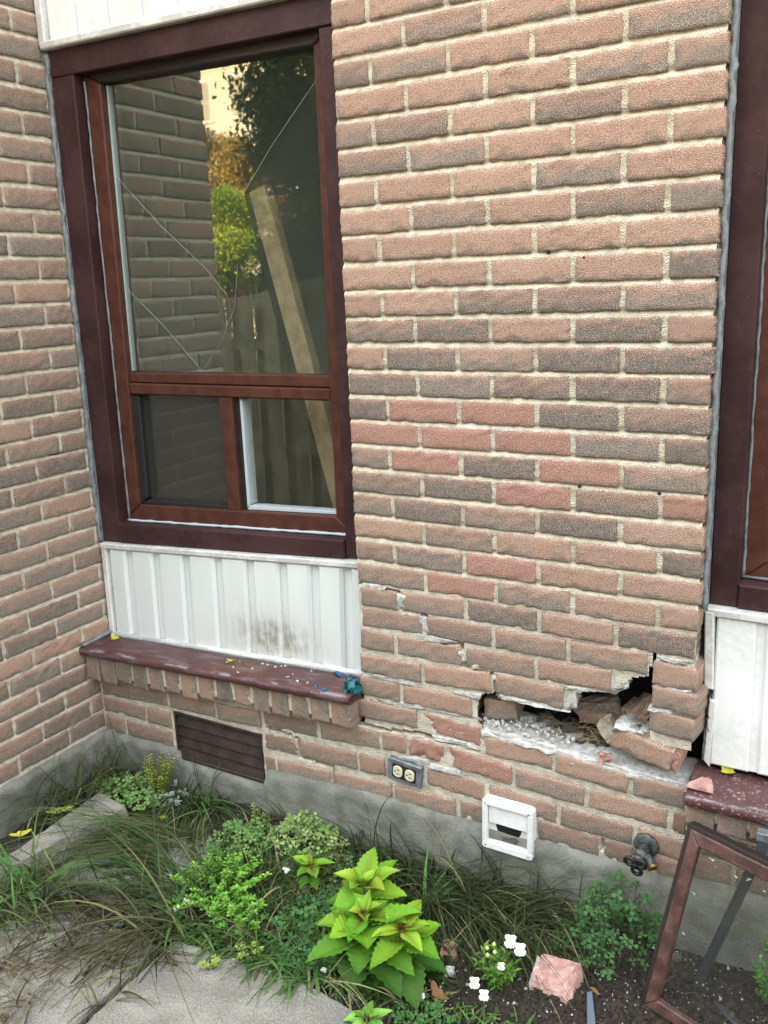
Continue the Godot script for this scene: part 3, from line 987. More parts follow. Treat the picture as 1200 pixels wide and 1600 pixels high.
func slab_tool(a: Array, z0: float, z1: float, bevel: float) -> SurfaceTool:
	var st := begin()
	prism(st, pts(a), z0, z1, bevel)
	return st

func make_right_window():
	var w := thing("window", "brown framed window cut off by the right edge of the photo", "window")
	slab("trim_board", [0.800, 0.898, 0.862, 0.898, 0.864, 2.39, 0.798, 2.39], -0.164, -0.088, 0.003, M.trim, w)
	slab("trim_board", [0.798, 2.3915, 1.97, 2.3915, 1.97, 2.46, 0.798, 2.46], -0.164, -0.087, 0.003, M.trim, w)
	slab("trim_board", [1.90, 0.898, 1.97, 0.898, 1.97, 2.39, 1.90, 2.39], -0.164, -0.088, 0.003, M.trim, w)
	var sill := slab("trim_sill", [0.8625, 0.898, 1.8985, 0.898, 1.8985, 0.955, 0.8625, 0.955], -0.163, -0.080, 0.004, M.trim, w)
	caulk_line(Vector3(0.864, 0.960, -0.128), Vector3(1.89, 0.960, -0.128), 0.004, "caulk", sill, M.caulk)
	caulk_line(Vector3(0.864, 0.958, -0.128), Vector3(0.866, 2.38, -0.128), 0.0035, "caulk", w, M.caulk)
	obj("frame", slab_tool([0.8635, 0.956, 0.915, 1.0, 0.915, 2.34, 0.8655, 2.39], -0.19, -0.128, 0.004), M.frame, w)
	obj("frame", slab_tool([0.8635, 0.956, 1.898, 0.956, 1.85, 1.0, 0.916, 1.0], -0.19, -0.1285, 0.004), M.frame, w)
	obj("frame", slab_tool([1.851, 1.0, 1.898, 0.956, 1.898, 2.389, 1.851, 2.34], -0.19, -0.128, 0.004), M.frame, w)
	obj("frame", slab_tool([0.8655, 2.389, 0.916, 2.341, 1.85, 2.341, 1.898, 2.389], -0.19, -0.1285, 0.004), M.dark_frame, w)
	obj("vinyl_edge", slab_tool([0.916, 1.001, 0.928, 1.001, 0.928, 2.338, 0.916, 2.338], -0.19, -0.15, 0.002), M.vinyl, w)
	obj("vinyl_edge", slab_tool([0.9285, 1.001, 1.85, 1.001, 1.85, 1.013, 0.9285, 1.013], -0.19, -0.151, 0.002), M.vinyl, w)
	pane("window_pane", [0.926, 1.01, 1.853, 1.01, 1.853, 2.343, 0.926, 2.343], -0.17, Vector2.ZERO, M.glass, w)
	obj("corner_seal", slab_tool([0.784, 0.885, 0.7995, 0.885, 0.7995, 2.95, 0.784, 2.95], -0.163, -0.055, 0.004), M.caulk, w)
	caulk_line(Vector3(0.800, 0.905, -0.030), Vector3(0.800, 2.92, -0.030), 0.0075, "caulk", w, M.caulk)

# ---------------------------------------------------------------- siding
func stained_siding() -> StandardMaterial3D:
	var w := 768
	var img := Image.create(w, w, false, Image.FORMAT_RGB8)
	var r := RandomNumberGenerator.new()
	r.seed = 5
	var streak := FastNoiseLite.new()
	streak.seed = 8
	streak.frequency = 0.06
	for y in w:
		for x in w:
			# the picture covers 1.5 m by 1.5 m of wall
			var wx := fposmod(float(x) / w * 1.5, 1.5) - 1.5
			var wy := fposmod(-float(y) / w * 1.5, 1.5)
			var base := Color(0.655, 0.69, 0.68)
			var n := noise.get_noise_2d(wx * 7.0, wy * 2.0)
			base = base * (1.0 + 0.05 * n)
			var s := streak.get_noise_2d(x * 1.6, y * 0.22) + streak.get_noise_2d(x * 4.0, y * 0.5) * 0.6
			var d := exp(-pow((wx + 0.475) / 0.125, 2.0)) * exp(-pow((wy - 0.600) / 0.055, 2.0))
			d = clampf(d * (0.95 + 0.8 * s + 0.9 * noise.get_noise_2d(wx * 22.0, wy * 22.0) + r.randf_range(-0.25, 0.25)), 0.0, 1.0)
			base = base.lerp(Color(0.15, 0.13, 0.085), d * 0.72)
			var e := exp(-pow((wx + 0.50) / 0.22, 2.0)) * exp(-pow((wy - 0.57) / 0.13, 2.0)) * 0.16
			base = base.lerp(Color(0.45, 0.40, 0.28), clampf(e * (1.0 + s), 0.0, 1.0))
			if r.randf() < 0.0008:
				base = base * 0.6
			img.set_pixel(x, y, base.linear_to_srgb())
	var m := flat(1, 1, 1, 0.42)
	world_tex(m, to_tex(img), 1.0 / 1.5)
	return m

func make_siding():
	var sid := stained_siding()
	# below the left window
	var p := thing("siding_panel", "white siding panel with a dark grime stain under the cracked window", "siding")
	var top := func(x: float) -> float: return 0.818 + 0.060 * (x + 1.19) / 1.03
	var bot := func(x: float) -> float: return 0.487 + 0.050 * (x + 1.19) / 1.03
	obj("backing_sheet", slab_tool([-1.19, bot.call(-1.19), -0.100, bot.call(-0.1), -0.100, top.call(-0.1), -1.19, top.call(-1.19)], -0.164, -0.089, 0.0), sid, p)
	obj("edge_channel", slab_tool([-1.192, bot.call(-1.19), -1.170, bot.call(-1.17), -1.164, top.call(-1.164), -1.186, top.call(-1.186)], -0.164, -0.068, 0.003), M.channel, p)
	obj("top_channel", slab_tool([-1.186, top.call(-1.186) - 0.012, -0.100, top.call(-0.1) - 0.012, -0.100, top.call(-0.1) + 0.006, -1.186, top.call(-1.186) + 0.006], -0.16, -0.066, 0.003), M.channel, p)
	var ends := [-1.160, -1.068, -0.944, -0.813, -0.678, -0.552, -0.426, -0.310, -0.196, -0.100]
	for k in ends.size() - 1:
		var a: float = ends[k] + (0.014 if k > 0 else 0.0)
		var b: float = ends[k + 1] - (0.014 if k < ends.size() - 2 else 0.0)
		obj("siding_board", slab_tool([a - 0.006, bot.call(a), b - 0.006, bot.call(b), b + 0.004, top.call(b) - 0.012, a + 0.004, top.call(a) - 0.012], -0.10, -0.073, 0.009), sid, p)
	var st := begin(true)
	tube(st, [Vector3(-1.176, bot.call(-1.176) + 0.008, -0.070), Vector3(-0.6, bot.call(-0.6) + 0.008, -0.070), Vector3(-0.104, bot.call(-0.104) + 0.008, -0.070)], [0.009], 10)
	obj("bottom_strip", st, M.channel, p)
	# above the left window
	p = thing("siding_panel", "white siding panel above the cracked window at the top of the photo", "siding")
	obj("backing_sheet", slab_tool([-1.19, 2.366, -0.100, 2.347, -0.100, 3.04, -1.19, 3.04], -0.164, -0.089, 0.0), M.siding, p)
	obj("edge_channel", slab_tool([-1.192, 2.372, -1.165, 2.372, -1.160, 3.03, -1.188, 3.03], -0.16, -0.064, 0.003), M.channel, p)
	obj("bottom_channel", slab_tool([-1.188, 2.362, -0.100, 2.344, -0.100, 2.366, -1.188, 2.384], -0.16, -0.062, 0.004), M.channel, p)
	var x := -1.155
	while x < -0.12:
		var b := minf(x + 0.112, -0.102)
		obj("siding_board", slab_tool([x, 2.37, b, 2.36, b, 3.03, x, 3.03], -0.10, -0.076, 0.006), M.siding, p)
		x += 0.130
	# below the right window, sprung loose at its foot
	p = thing("siding_panel", "loose white siding panel with a torn edge strip under the right window", "siding")
	obj("backing_sheet", slab_tool([0.802, 0.52, 1.97, 0.52, 1.97, 0.893, 0.802, 0.893], -0.164, -0.100, 0.0), M.siding, p)
	var tilt := Transform3D(Basis(Vector3(1, 0, 0), -0.045), Vector3(0, 0.88, -0.078))
	st = begin()
	prism(st, pts([0.797, -0.185, 0.818, -0.185, 0.818, 0.006, 0.797, 0.006]), -0.03, 0.012, 0.003, Transform3D(Basis(Vector3(0, 0, 1), 0.04), Vector3(0.0, 0.85, -0.070)))
	obj("edge_channel", st, M.channel, p)
	st = begin()
	prism(st, pts([0.812, 0.515, 0.826, 0.50, 0.832, 0.67, 0.818, 0.675]), -0.09, -0.055, 0.002)
	obj("edge_channel", st, M.channel, p)
	x = 0.822
	while x < 1.95:
		st = begin()
		var b := minf(x + 0.086, 1.96)
		prism(st, pts([x + 0.004, -0.372, b + 0.004, -0.372, b, 0.0, x, 0.0]), -0.012, 0.008, 0.005, tilt)
		obj("siding_board", st, M.siding, p)
		st = begin()
		prism(st, pts([b + 0.004, -0.371, minf(b + 0.024, 1.962), -0.371, minf(b + 0.020, 1.962), 0.0, b, 0.0]), -0.012, -0.001, 0.0, tilt)
		obj("siding_groove", st, M.siding, p)
		x += 0.106
	obj("top_channel", slab_tool([0.800, 0.877, 1.97, 0.877, 1.97, 0.896, 0.800, 0.896], -0.16, -0.060, 0.003), M.channel, p)
	st = begin()
	for k in 9:
		var q := Vector3(0.815 + rr(-0.008, 0.008), rr(0.56, 0.69), -0.06)
		tri(st, q, q + Vector3(rr(0.004, 0.014), rr(-0.012, 0.0), rr(0.0, 0.02)), q + Vector3(rr(-0.004, 0.004), rr(0.008, 0.02), rr(-0.01, 0.01)))
	obj("torn_film", st, M.gasket, p, "stuff")

# ---------------------------------------------------------------- ledges
func sweep_x(st: SurfaceTool, xs: Array, profile: Callable):
	var prev := []
	for i in xs.size():
		var ring: Array = profile.call(xs[i])
		if i == 0:
			for k in range(1, ring.size() - 1):
				tri(st, ring[0], ring[k], ring[k + 1])
		else:
			for k in ring.size():
				var j := (k + 1) % ring.size()
				quad(st, prev[k], prev[j], ring[j], ring[k])
		if i == xs.size() - 1:
			for k in range(1, ring.size() - 1):
				tri(st, ring[0], ring[k + 1], ring[k])
		prev = ring

func ledge_paint(right: bool) -> StandardMaterial3D:
	var w := 768
	var img := Image.create(w, w, false, Image.FORMAT_RGB8)
	var r := RandomNumberGenerator.new()
	r.seed = 77
	for y in w:
		for x in w:
			var wx := float(x) / w * 1.5 - (0.0 if right else 1.5)
			var wz := fposmod(float(y) / w * 1.5, 1.5)
			if wz > 0.75:
				wz -= 1.5
			var n := noise.get_noise_2d(wx * 14.0, wz * 14.0 + 5.0)
			var f := noise.get_noise_2d(wx * 90.0, wz * 90.0)
			var c := Color(0.078, 0.031, 0.031) * (1.0 + 0.35 * n + 0.25 * f)
			if right:
				if noise.get_noise_2d(wx * 60.0 + wz * 20.0, wz * 130.0) + 0.35 * n > 0.40:
					c = c.lerp(Color(0.45, 0.40, 0.40), 0.5)
			else:
				var rust := exp(-pow((wx + 0.54) / 0.085, 2.0) - pow((wz - 0.012) / 0.032, 2.0))
				c = c.lerp(Color(0.10, 0.042, 0.016), clampf(rust * 1.2, 0.0, 0.95))
				var pale := smoothstep(0.10, 0.42, noise.get_noise_2d(wx * 7.0 + 50.0, wz * 26.0))
				c = c.lerp(Color(0.20, 0.165, 0.18), pale * 0.3)
			var edge := smoothstep(0.045, 0.066, wz) * smoothstep(-0.02, 0.35, noise.get_noise_2d(wx * 9.0 + 14.0, wz * 25.0))
			c = c.lerp(Color(0.34, 0.33, 0.35), edge * 0.75)
			if r.randf() < 0.0015:
				c = Color(0.6, 0.58, 0.56)
			img.set_pixel(x, y, Color(clampf(c.r, 0, 1), clampf(c.g, 0, 1), clampf(c.b, 0, 1)).linear_to_srgb())
	var m := flat(1, 1, 1, 0.5)
	world_tex(m, to_tex(img), 1.0 / 1.5)
	bump(m, M.grain, 0.05)
	return m

func make_ledges():
	var id := Transform3D.IDENTITY
	# left
	var l := thing("window_ledge", "purple painted ledge on upright bricks under the stained white siding", "window ledge")
	var top := func(x: float) -> float: return 0.494 + 0.046 * (x + 1.2) / 1.08
	var st := begin(true)
	var xs := []
	for k in 61:
		xs.append(lerpf(-1.206, -0.112, k / 60.0))
	sweep_x(st, xs, func(x):
		var y: float = top.call(x) + noise.get_noise_1d(x * 9.0) * 0.002
		var n := noise.get_noise_1d(x * 30.0) * 0.0025
		var en := smoothstep(-0.150, -0.112, x) * 0.004
		return [Vector3(x, y - 0.030, -0.086), Vector3(x, y - 0.032, 0.058 + n), Vector3(x, y - 0.027 + en * 0.5, 0.066 + n), Vector3(x, y - 0.012 - en, 0.067 + n), Vector3(x, y - 0.006 - en, 0.062 + n), Vector3(x, y - 0.002 - en, 0.040), Vector3(x, y, -0.02), Vector3(x, y + 0.001, -0.086)])
	obj("painted_slab", st, ledge_paint(false), l)
	var codes := "mmggmmppgpgmmmm"
	for k in 15:
		var t := (k + 0.5) / 15.0
		var x := lerpf(-1.190, -0.118, t)
		var yb := 0.378 + 0.060 * t + rr(-0.008, 0.006)
		var yt := 0.463 + 0.044 * t
		lay(l, id, x, (yb + yt) / 2, 0.050 + rr(-0.004, 0.004), yt - yb, 0.0625 + rr(-0.004, 0.003), PI / 2 + rr(-0.03, 0.03), codes[k])
	st = begin()
	prism(st, pts([-1.19, 0.392, -0.124, 0.448, -0.124, 0.505, -1.19, 0.462]), -0.10, 0.0445, 0.002)
	obj("mortar_bed", st, M.mortar, l)
	st = begin()
	prism(st, pts([-1.19, 0.40, -0.124, 0.455, -0.124, 0.54, -1.19, 0.49]), -0.164, -0.102, 0.0)
	obj("backing", st, M.mortar, l)
	caulk_line(Vector3(-1.185, 0.505, -0.08), Vector3(-1.186, 0.497, 0.058), 0.008, "caulk", l, M.caulk)
	caulk_line(Vector3(-1.17, 0.493, -0.060), Vector3(-0.12, 0.540, -0.060), 0.004, "caulk", l, M.caulk)
	# right
	l = thing("window_ledge", "purple painted ledge with flaking white specks under the right window", "window ledge")
	xs = []
	for k in 41:
		xs.append(lerpf(0.797, 1.95, k / 40.0))
	st = begin(true)
	sweep_x(st, xs, func(x):
		var y: float = 0.494 + noise.get_noise_1d(x * 9.0) * 0.002
		var n := noise.get_noise_1d(x * 30.0) * 0.0025
		return [Vector3(x, y - 0.036, -0.09), Vector3(x, y - 0.038, 0.06 + n), Vector3(x, y - 0.034, 0.069 + n), Vector3(x, y - 0.014, 0.070 + n), Vector3(x, y - 0.008, 0.064 + n), Vector3(x, y - 0.002, 0.03), Vector3(x, y + 0.002, -0.03), Vector3(x, y + 0.003, -0.09)])
	obj("painted_slab", st, ledge_paint(true), l)
	var x := 0.797
	while x < 1.92:
		var w := rr(0.060, 0.066)
		lay(l, id, x + w / 2, 0.432 + rr(-0.004, 0.004), 0.052 + rr(-0.004, 0.004), 0.060, w, PI / 2 + rr(-0.03, 0.03), "mgmm"[rng.randi() % 4])
		x += w + 0.008
	st = begin()
	prism(st, rect(0.80, 0.412, 1.94, 0.458), -0.164, 0.042, 0.004)
	obj("mortar_bed", st, M.mortar, l)
	st = begin()
	prism(st, rect(0.80, 0.459, 1.94, 0.53), -0.164, -0.101, 0.0)
	obj("backing", st, M.mortar, l)
	# courses under the right ledge
	var under := thing("brick_wall", "low bricks in shade under the right ledge behind the leaning sash", "brick wall")
	for r in 4:
		x = 0.800 + (0.10 if r % 2 == 0 else 0.0)
		if r % 2 == 0:
			lay(under, id, 0.847, 0.372 - 0.066 * r, -0.03, 0.088, BRICK_H, 0.0, "m")
		while x < 1.9:
			lay(under, id, x + 0.1, 0.372 - 0.066 * r, -0.03 + rr(-0.002, 0.002), 0.19, BRICK_H, rr(-0.006, 0.006), "mmgp"[rng.randi() % 4])
			x += 0.2
	st = begin()
	prism(st, rect(0.7925, 0.10, 1.98, 0.411), -0.164, -0.037, 0.0)
	obj("mortar", st, M.mortar, under)
	st = begin(true)
	lump(st, [Vector3(0.79, -0.1, 0.010), Vector3(1.99, -0.1, 0.010), Vector3(1.99, -0.1, -0.15), Vector3(0.79, -0.1, -0.15), Vector3(0.79, 0.205, 0.004), Vector3(1.99, 0.205, 0.004), Vector3(1.99, 0.205, -0.15), Vector3(0.79, 0.205, -0.15)], 16, 0.006, 12.0)
	obj("concrete_strip", st, M.concrete, under)

# ---------------------------------------------------------------- the gap in the wall and what lies in it
func make_hole_debris():
	var id := Transform3D.IDENTITY
	var st := begin(true)
	var bed := thing("mortar_bed", "crumbled white mortar bed laid bare along the bottom of the hole", "mortar")
	lump(st, [Vector3(0.262, 0.474, 0.000), Vector3(0.462, 0.472, 0.000), Vector3(0.462, 0.472, -0.13), Vector3(0.262, 0.474, -0.13), Vector3(0.258, 0.500, -0.004), Vector3(0.462, 0.487, -0.002), Vector3(0.462, 0.492, -0.13), Vector3(0.250, 0.512, -0.13)], 10, 0.012, 34.0)
	lump(st, [Vector3(0.455, 0.456, 0.000), Vector3(0.788, 0.454, 0.000), Vector3(0.788, 0.454, -0.13), Vector3(0.455, 0.456, -0.13), Vector3(0.455, 0.484, -0.003), Vector3(0.788, 0.470, -0.002), Vector3(0.788, 0.472, -0.13), Vector3(0.455, 0.494, -0.13)], 12, 0.010, 30.0)
	obj("bed", st, M.fresh, bed)
	st = begin()
	for k in 110:
		var t := pow(rng.randf(), 1.2)
		var p := Vector3(lerpf(0.245, 0.50, t), 0.507 - 0.012 * t + rr(0, 0.012), rr(-0.085, 0.002))
		lump(st, block_corners(p, Vector3.ONE * rr(0.002, 0.0085), Basis(Vector3(rr(-1, 1), rr(-1, 1), rr(-1, 1)).normalized(), rr(0, 3)), 0.3), 1, 0.0, 1.0)
	obj("crumbs", st, M.fresh, bed, "stuff")
	var cap := thing("loose_brick", "loose red brick tilted on the mortar at the right end of the hole", "brick")
	var own_red: StandardMaterial3D = brick_mats["red"][0].duplicate()
	own_red.uv1_triplanar = true
	own_red.uv1_scale = Vector3(5.0, 16.0, 5.0)
	var turn := Basis(Vector3.UP, -0.08) * Basis(Vector3(0, 0, 1), -0.185)
	var body := lay(cap, id, 0.680, 0.543, 0.008, 0.148, 0.056, -0.185, "p", false, -0.08)
	body.name = "brick_body"
	st = begin()
	lump(st, block_corners(Vector3(0.752, 0.529, -0.036), Vector3(0.030, 0.050, 0.080), turn * Basis(Vector3(0, 0, 1), 0.06), 0.12), 6, 0.008, 50.0)
	obj("broken_end", st, own_red, cap)
	st = begin(true)
	for s in [[0.636, 0.578, 0.050, 0.014], [0.676, 0.571, 0.045, 0.008]]:
		lump(st, block_corners(Vector3(s[0], s[1], -0.035), Vector3(s[2], s[3], 0.075), Basis(Vector3(0, 0, 1), -0.18), 0.2), 4, 0.016, 40.0)
	obj("mortar_lump", st, M.fresh, cap)
	for s in [["brick_chunk", "dark brick fragment deep inside the hole", 0.540, 0.552, -0.135, 0.11, 0.06, 0.05, "grey", 0.2], ["brick_chunk", "pinkish brick fragment wedged beside the turned end bricks in the hole", 0.648, 0.590, -0.105, 0.07, 0.055, 0.05, "pink", 0.7], ["brick_chunk", "small reddish brick chip on the white mortar left of the loose brick", 0.592, 0.492, -0.004, 0.026, 0.022, 0.02, "red", 0.3]]:
		st = begin()
		lump(st, block_corners(Vector3.ZERO, Vector3(s[5], s[6], s[7]), Basis(Vector3(0.2, 0.6, 1).normalized(), s[9]), 0.18), 4, 0.012, 40.0)
		var m: StandardMaterial3D = brick_mats[s[8]][0].duplicate()
		m.uv1_triplanar = true
		m.uv1_scale = Vector3.ONE * 6.0
		var o := obj(s[0], st, m)
		o.position = Vector3(s[2], s[3], s[4])
		tag(o, s[1], "brick fragment")
	st = begin()
	lump(st, block_corners(Vector3.ZERO, Vector3(0.036, 0.05, 0.03), Basis(Vector3(0, 0, 1), 0.5), 0.2), 3, 0.008, 50.0)
	var chip := obj("mortar_chunk", st, M.mortar)
	chip.position = Vector3(0.578, 0.530, -0.075)
	tag(chip, "pale mortar chunk standing among straw inside the hole", "mortar")
	st = begin()
	for k in 60:
		var p := Vector3(rr(0.42, 0.66), rr(0.494, 0.506), rr(-0.13, -0.05))
		var d := Vector3(rr(-1, 1), rr(-0.1, 0.35), rr(-0.5, 0.5)).normalized() * rr(0.02, 0.07)
		tube(st, [p, p + d * 0.5 + Vector3(0, 0.004, 0), p + d], [0.0011], 4)
	tube(st, [Vector3(0.555, 0.572, -0.06), Vector3(0.600, 0.555, -0.05), Vector3(0.635, 0.545, -0.05)], [0.0022], 5)
	var straw := obj("straw", st, M.straw, null, "stuff")
	tag(straw, "dry straw and nest litter lying inside the hole", "straw")
	st = begin()
	for k in 70:
		var p := Vector3(rr(0.36, 0.70), rr(0.480, 0.512), rr(-0.15, -0.06))
		lump(st, block_corners(p, Vector3(rr(0.006, 0.03), rr(0.005, 0.018), rr(0.006, 0.02)), Basis(Vector3(rr(-1, 1), 1, rr(-1, 1)).normalized(), rr(0, 3)), 0.25), 1, 0.0, 1.0)
	var rub := obj("rubble", st, flat(0.07, 0.062, 0.055, 1.0), null, "stuff")
	tag(rub, "dark rubble crumbs on the floor of the hole", "rubble")
	# weep holes and pockmarks, and a nail in the side wall
	st = begin()
	tube(st, [Vector3(-1.186, 1.158, 0.095), Vector3(-1.180, 1.157, 0.065), Vector3(-1.184, 1.158, 0.040)], [0.0022], 6)
	var nail := obj("nail", st, M.iron_black)
	tag(nail, "black bent wire nail in a joint of the side wall", "nail")
	for s in [["weep hole", 0.435, 1.699, 0.005, 0.004], ["weep hole", 0.517, 1.683, 0.003, 0.003], ["weep hole", 0.515, 1.172, 0.004, 0.004], ["weep hole", 0.697, 1.170, 0.004, 0.004]]:
		st = begin(true)
		lathe(st, [[s[3], -0.004], [s[3] * 0.9, -0.0005], [0.0001, -0.0004]], Transform3D(Basis.IDENTITY, Vector3(s[1], s[2], 0.0005)), 8)
		var o := obj("weep_hole", st, M.black)
		tag(o, {0.435: "dark weep hole high up in the front wall mortar", 0.517: "tiny dark hole beside the high weep hole", 0.515: "dark weep hole low in the front wall, left of its pair", 0.697: "dark weep hole low in the front wall nearest the right window"}[s[1]], "weep hole", "weep holes in the front wall")

# ---------------------------------------------------------------- fixtures on the wall
func make_fixtures():
	# foundation vent
	var v := thing("foundation_vent", "dark brown louvred vent low in the wall under the left ledge", "vent")
	var st := begin()
	prism(st, rect(-0.858, 0.132, -0.488, 0.302), -0.09, -0.045, 0.0)
	obj("back_plate", st, M.black, v)
	for q in [[-0.858, 0.290, -0.488, 0.302], [-0.858, 0.128, -0.488, 0.140]]:
		st = begin()
		prism(st, rect(q[0], q[1], q[2], q[3]), -0.044, -0.002, 0.002)
		obj("frame", st, M.louvre, v)
	for q in [[-0.858, 0.1405, -0.850, 0.2895], [-0.496, 0.1405, -0.488, 0.2895]]:
		st = begin()
		prism(st, rect(q[0], q[1], q[2], q[3]), -0.044, -0.003, 0.002)
		obj("frame", st, M.louvre, v)
	for k in 4:
		st = begin()
		var xf := Transform3D(Basis(Vector3(1, 0, 0), -0.33), Vector3(0, 0.2705 - 0.0375 * k, -0.016))
		prism(st, rect(-0.8495, -0.021, -0.4965, 0.021), -0.003, 0.003, 0.001, xf)
		obj("slat", st, M.louvre, v)
	# outlet
	var o := thing("power_outlet", "weathered grey outdoor power outlet low on the front wall", "outlet")
	var xf := Transform3D(Basis(Vector3(0, 0, 1), -0.085), Vector3(0.025, 0.309, 0.0))
	st = begin()
	prism(st, rounded(-0.054, -0.034, 0.054, 0.034, 0.006, 3), -0.03, 0.010, 0.003, xf)
	obj("plate", st, M.zinc, o)
	st = begin()
	prism(st, rounded(-0.038, -0.022, 0.038, 0.022, 0.004, 3), 0.0095, 0.0115, 0.0005, xf)
	obj("recess", st, M.gasket, o)
	for s in [-1, 1]:
		st = begin()
		var p := PackedVector2Array()
		for k in 18:
			var a := TAU * k / 18
			p.append(Vector2(s * 0.019 + clampf(0.0175 * cos(a), -0.0145, 0.0145), 0.0175 * sin(a)))
		prism(st, p, 0.0115, 0.0145, 0.001, xf)
		var sock := obj("socket", st, M.cream, o)
		st = begin()
		for q in [[-0.002, 0.005, 0.007, 0.0075], [-0.002, -0.0075, 0.007, -0.005]]:
			prism(st, rect(s * 0.019 + q[0], q[1], s * 0.019 + q[2], q[3]), 0.0145, 0.0149, 0.0, xf)
		prism(st, rounded(s * 0.019 - 0.010, -0.0025, s * 0.019 - 0.005, 0.0025, 0.002, 3), 0.0145, 0.0149, 0.0, xf)
		obj("slot", st, M.black, sock)
	# dryer vent
	var d := thing("dryer_vent", "white plastic dryer vent hood with lint in its half open mouth", "vent hood")
	xf = Transform3D(Basis(Vector3(0, 0, 1), -0.01), Vector3(0.341, 0.233, 0.0))
	st = begin()
	prism(st, rounded(-0.072, -0.074, 0.072, 0.074, 0.013), -0.02, 0.010, 0.003, xf)
	obj("back_plate", st, M.white_plastic, d)
	for q in [[-0.072, 0.056, 0.072, 0.074], [-0.072, -0.074, 0.072, -0.050]]:
		st = begin()
		prism(st, rounded(q[0], q[1], q[2], q[3], 0.008, 3), 0.0095, 0.027, 0.004, xf)
		obj("rim", st, M.white_plastic, d)
	for q in [[-0.072, -0.056, -0.056, 0.062], [0.056, -0.056, 0.072, 0.062]]:
		st = begin()
		prism(st, rounded(q[0], q[1], q[2], q[3], 0.006, 3), 0.0095, 0.0268, 0.004, xf)
		obj("rim", st, M.white_plastic, d)
	st = begin()
	prism(st, rect(-0.0545, 0.004, 0.0545, 0.054), -0.003, 0.003, 0.001, xf * Transform3D(Basis(Vector3(1, 0, 0), -0.05), Vector3(0, 0.0, 0.0165)))
	obj("flap", st, M.white_plastic, d)
	st = begin(true)
	var half := PackedVector2Array()
	for k in 17:
		var a := PI + PI * k / 16
		half.append(Vector2(0.036 * cos(a), 0.034 * sin(a) - 0.002))
	prism(st, half, 0.0100, 0.0112, 0.0, xf)
	obj("duct_mouth", st, M.black, d)
	st = begin(true)
	lump(st, block_corners(xf * Vector3(0.004, -0.036, 0.0125), Vector3(0.034, 0.009, 0.006), Basis(Vector3(0, 0, 1), 0.1), 0.25), 6, 0.008, 90.0)
	obj("lint", st, M.lint, d)
	for q in [[-0.061, 0.063], [0.061, 0.063], [-0.061, -0.063], [0.061, -0.063]]:
		st = begin()
		lathe(st, [[0.0024, 0.0265], [0.002, 0.028], [0.0001, 0.0282]], xf * Transform3D(Basis.IDENTITY, Vector3(q[0], q[1], 0)), 8)
		obj("screw", st, M.zinc, d)
	# tap
	var t := thing("garden_tap", "corroded outdoor tap with a black three-lobed handle on the front wall", "tap")
	var at := Vector3(0.700, 0.286, 0.0)
	st = begin(true)
	lathe(st, [[0.030, -0.005], [0.031, 0.006], [0.026, 0.011], [0.014, 0.014]], Transform3D(Basis.IDENTITY, at), 24)
	obj("wall_flange", st, M.brass_old, t)
	st = begin(true)
	lathe(st, [[0.013, 0.010], [0.014, 0.030], [0.018, 0.034], [0.018, 0.042], [0.012, 0.045], [0.012, 0.052], [0.014, 0.054], [0.014, 0.060], [0.006, 0.062], [0.005, 0.074]], Transform3D((Basis(Vector3.UP, -0.10) * Basis(Vector3(1, 0, 0), 0.22)), at), 16)
	obj("body", st, M.brass_old, t)
	st = begin(true)
	tube(st, [at + Vector3(0, -0.006, 0.034), at + Vector3(0.016, -0.014, 0.040), at + Vector3(0.026, -0.024, 0.046)], [0.011, 0.0115, 0.012], 14, false)
	var spout := obj("spout", st, M.brass_old, t)
	st = begin(true)
	lathe(st, [[0.0125, -0.002], [0.0135, 0.004], [0.0095, 0.005], [0.0085, -0.006], [0.0001, -0.006]], Transform3D(Basis(Vector3(0, 0, 1).cross(Vector3(0.6, -0.6, 0.4)).normalized(), 0.95), at + Vector3(0.027, -0.025, 0.0465)), 16)
	obj("spout_ring", st, M.brass, spout)
	st = begin(true)
	var hub := Transform3D((Basis(Vector3.UP, -0.10) * Basis(Vector3(1, 0, 0), 0.22)), at) * Vector3(0, 0, 0.074)
	for k in 3:
		var a := -PI / 2 + TAU * k / 3.0 + 0.1
		var ring := []
		for q in 13:
			var b := TAU * q / 12.0
			ring.append(hub + (Basis(Vector3.UP, -0.10) * Basis(Vector3(1, 0, 0), 0.22)) * Vector3(cos(a) * 0.0165 + 0.0115 * cos(b), sin(a) * 0.0165 + 0.0115 * sin(b), 0.0))
		tube(st, ring, [0.0048], 7, false)
	lathe(st, [[0.008, -0.005], [0.008, 0.005], [0.0001, 0.006]], Transform3D((Basis(Vector3.UP, -0.10) * Basis(Vector3(1, 0, 0), 0.22)), hub), 10)
	obj("handle", st, M.iron_black, t)

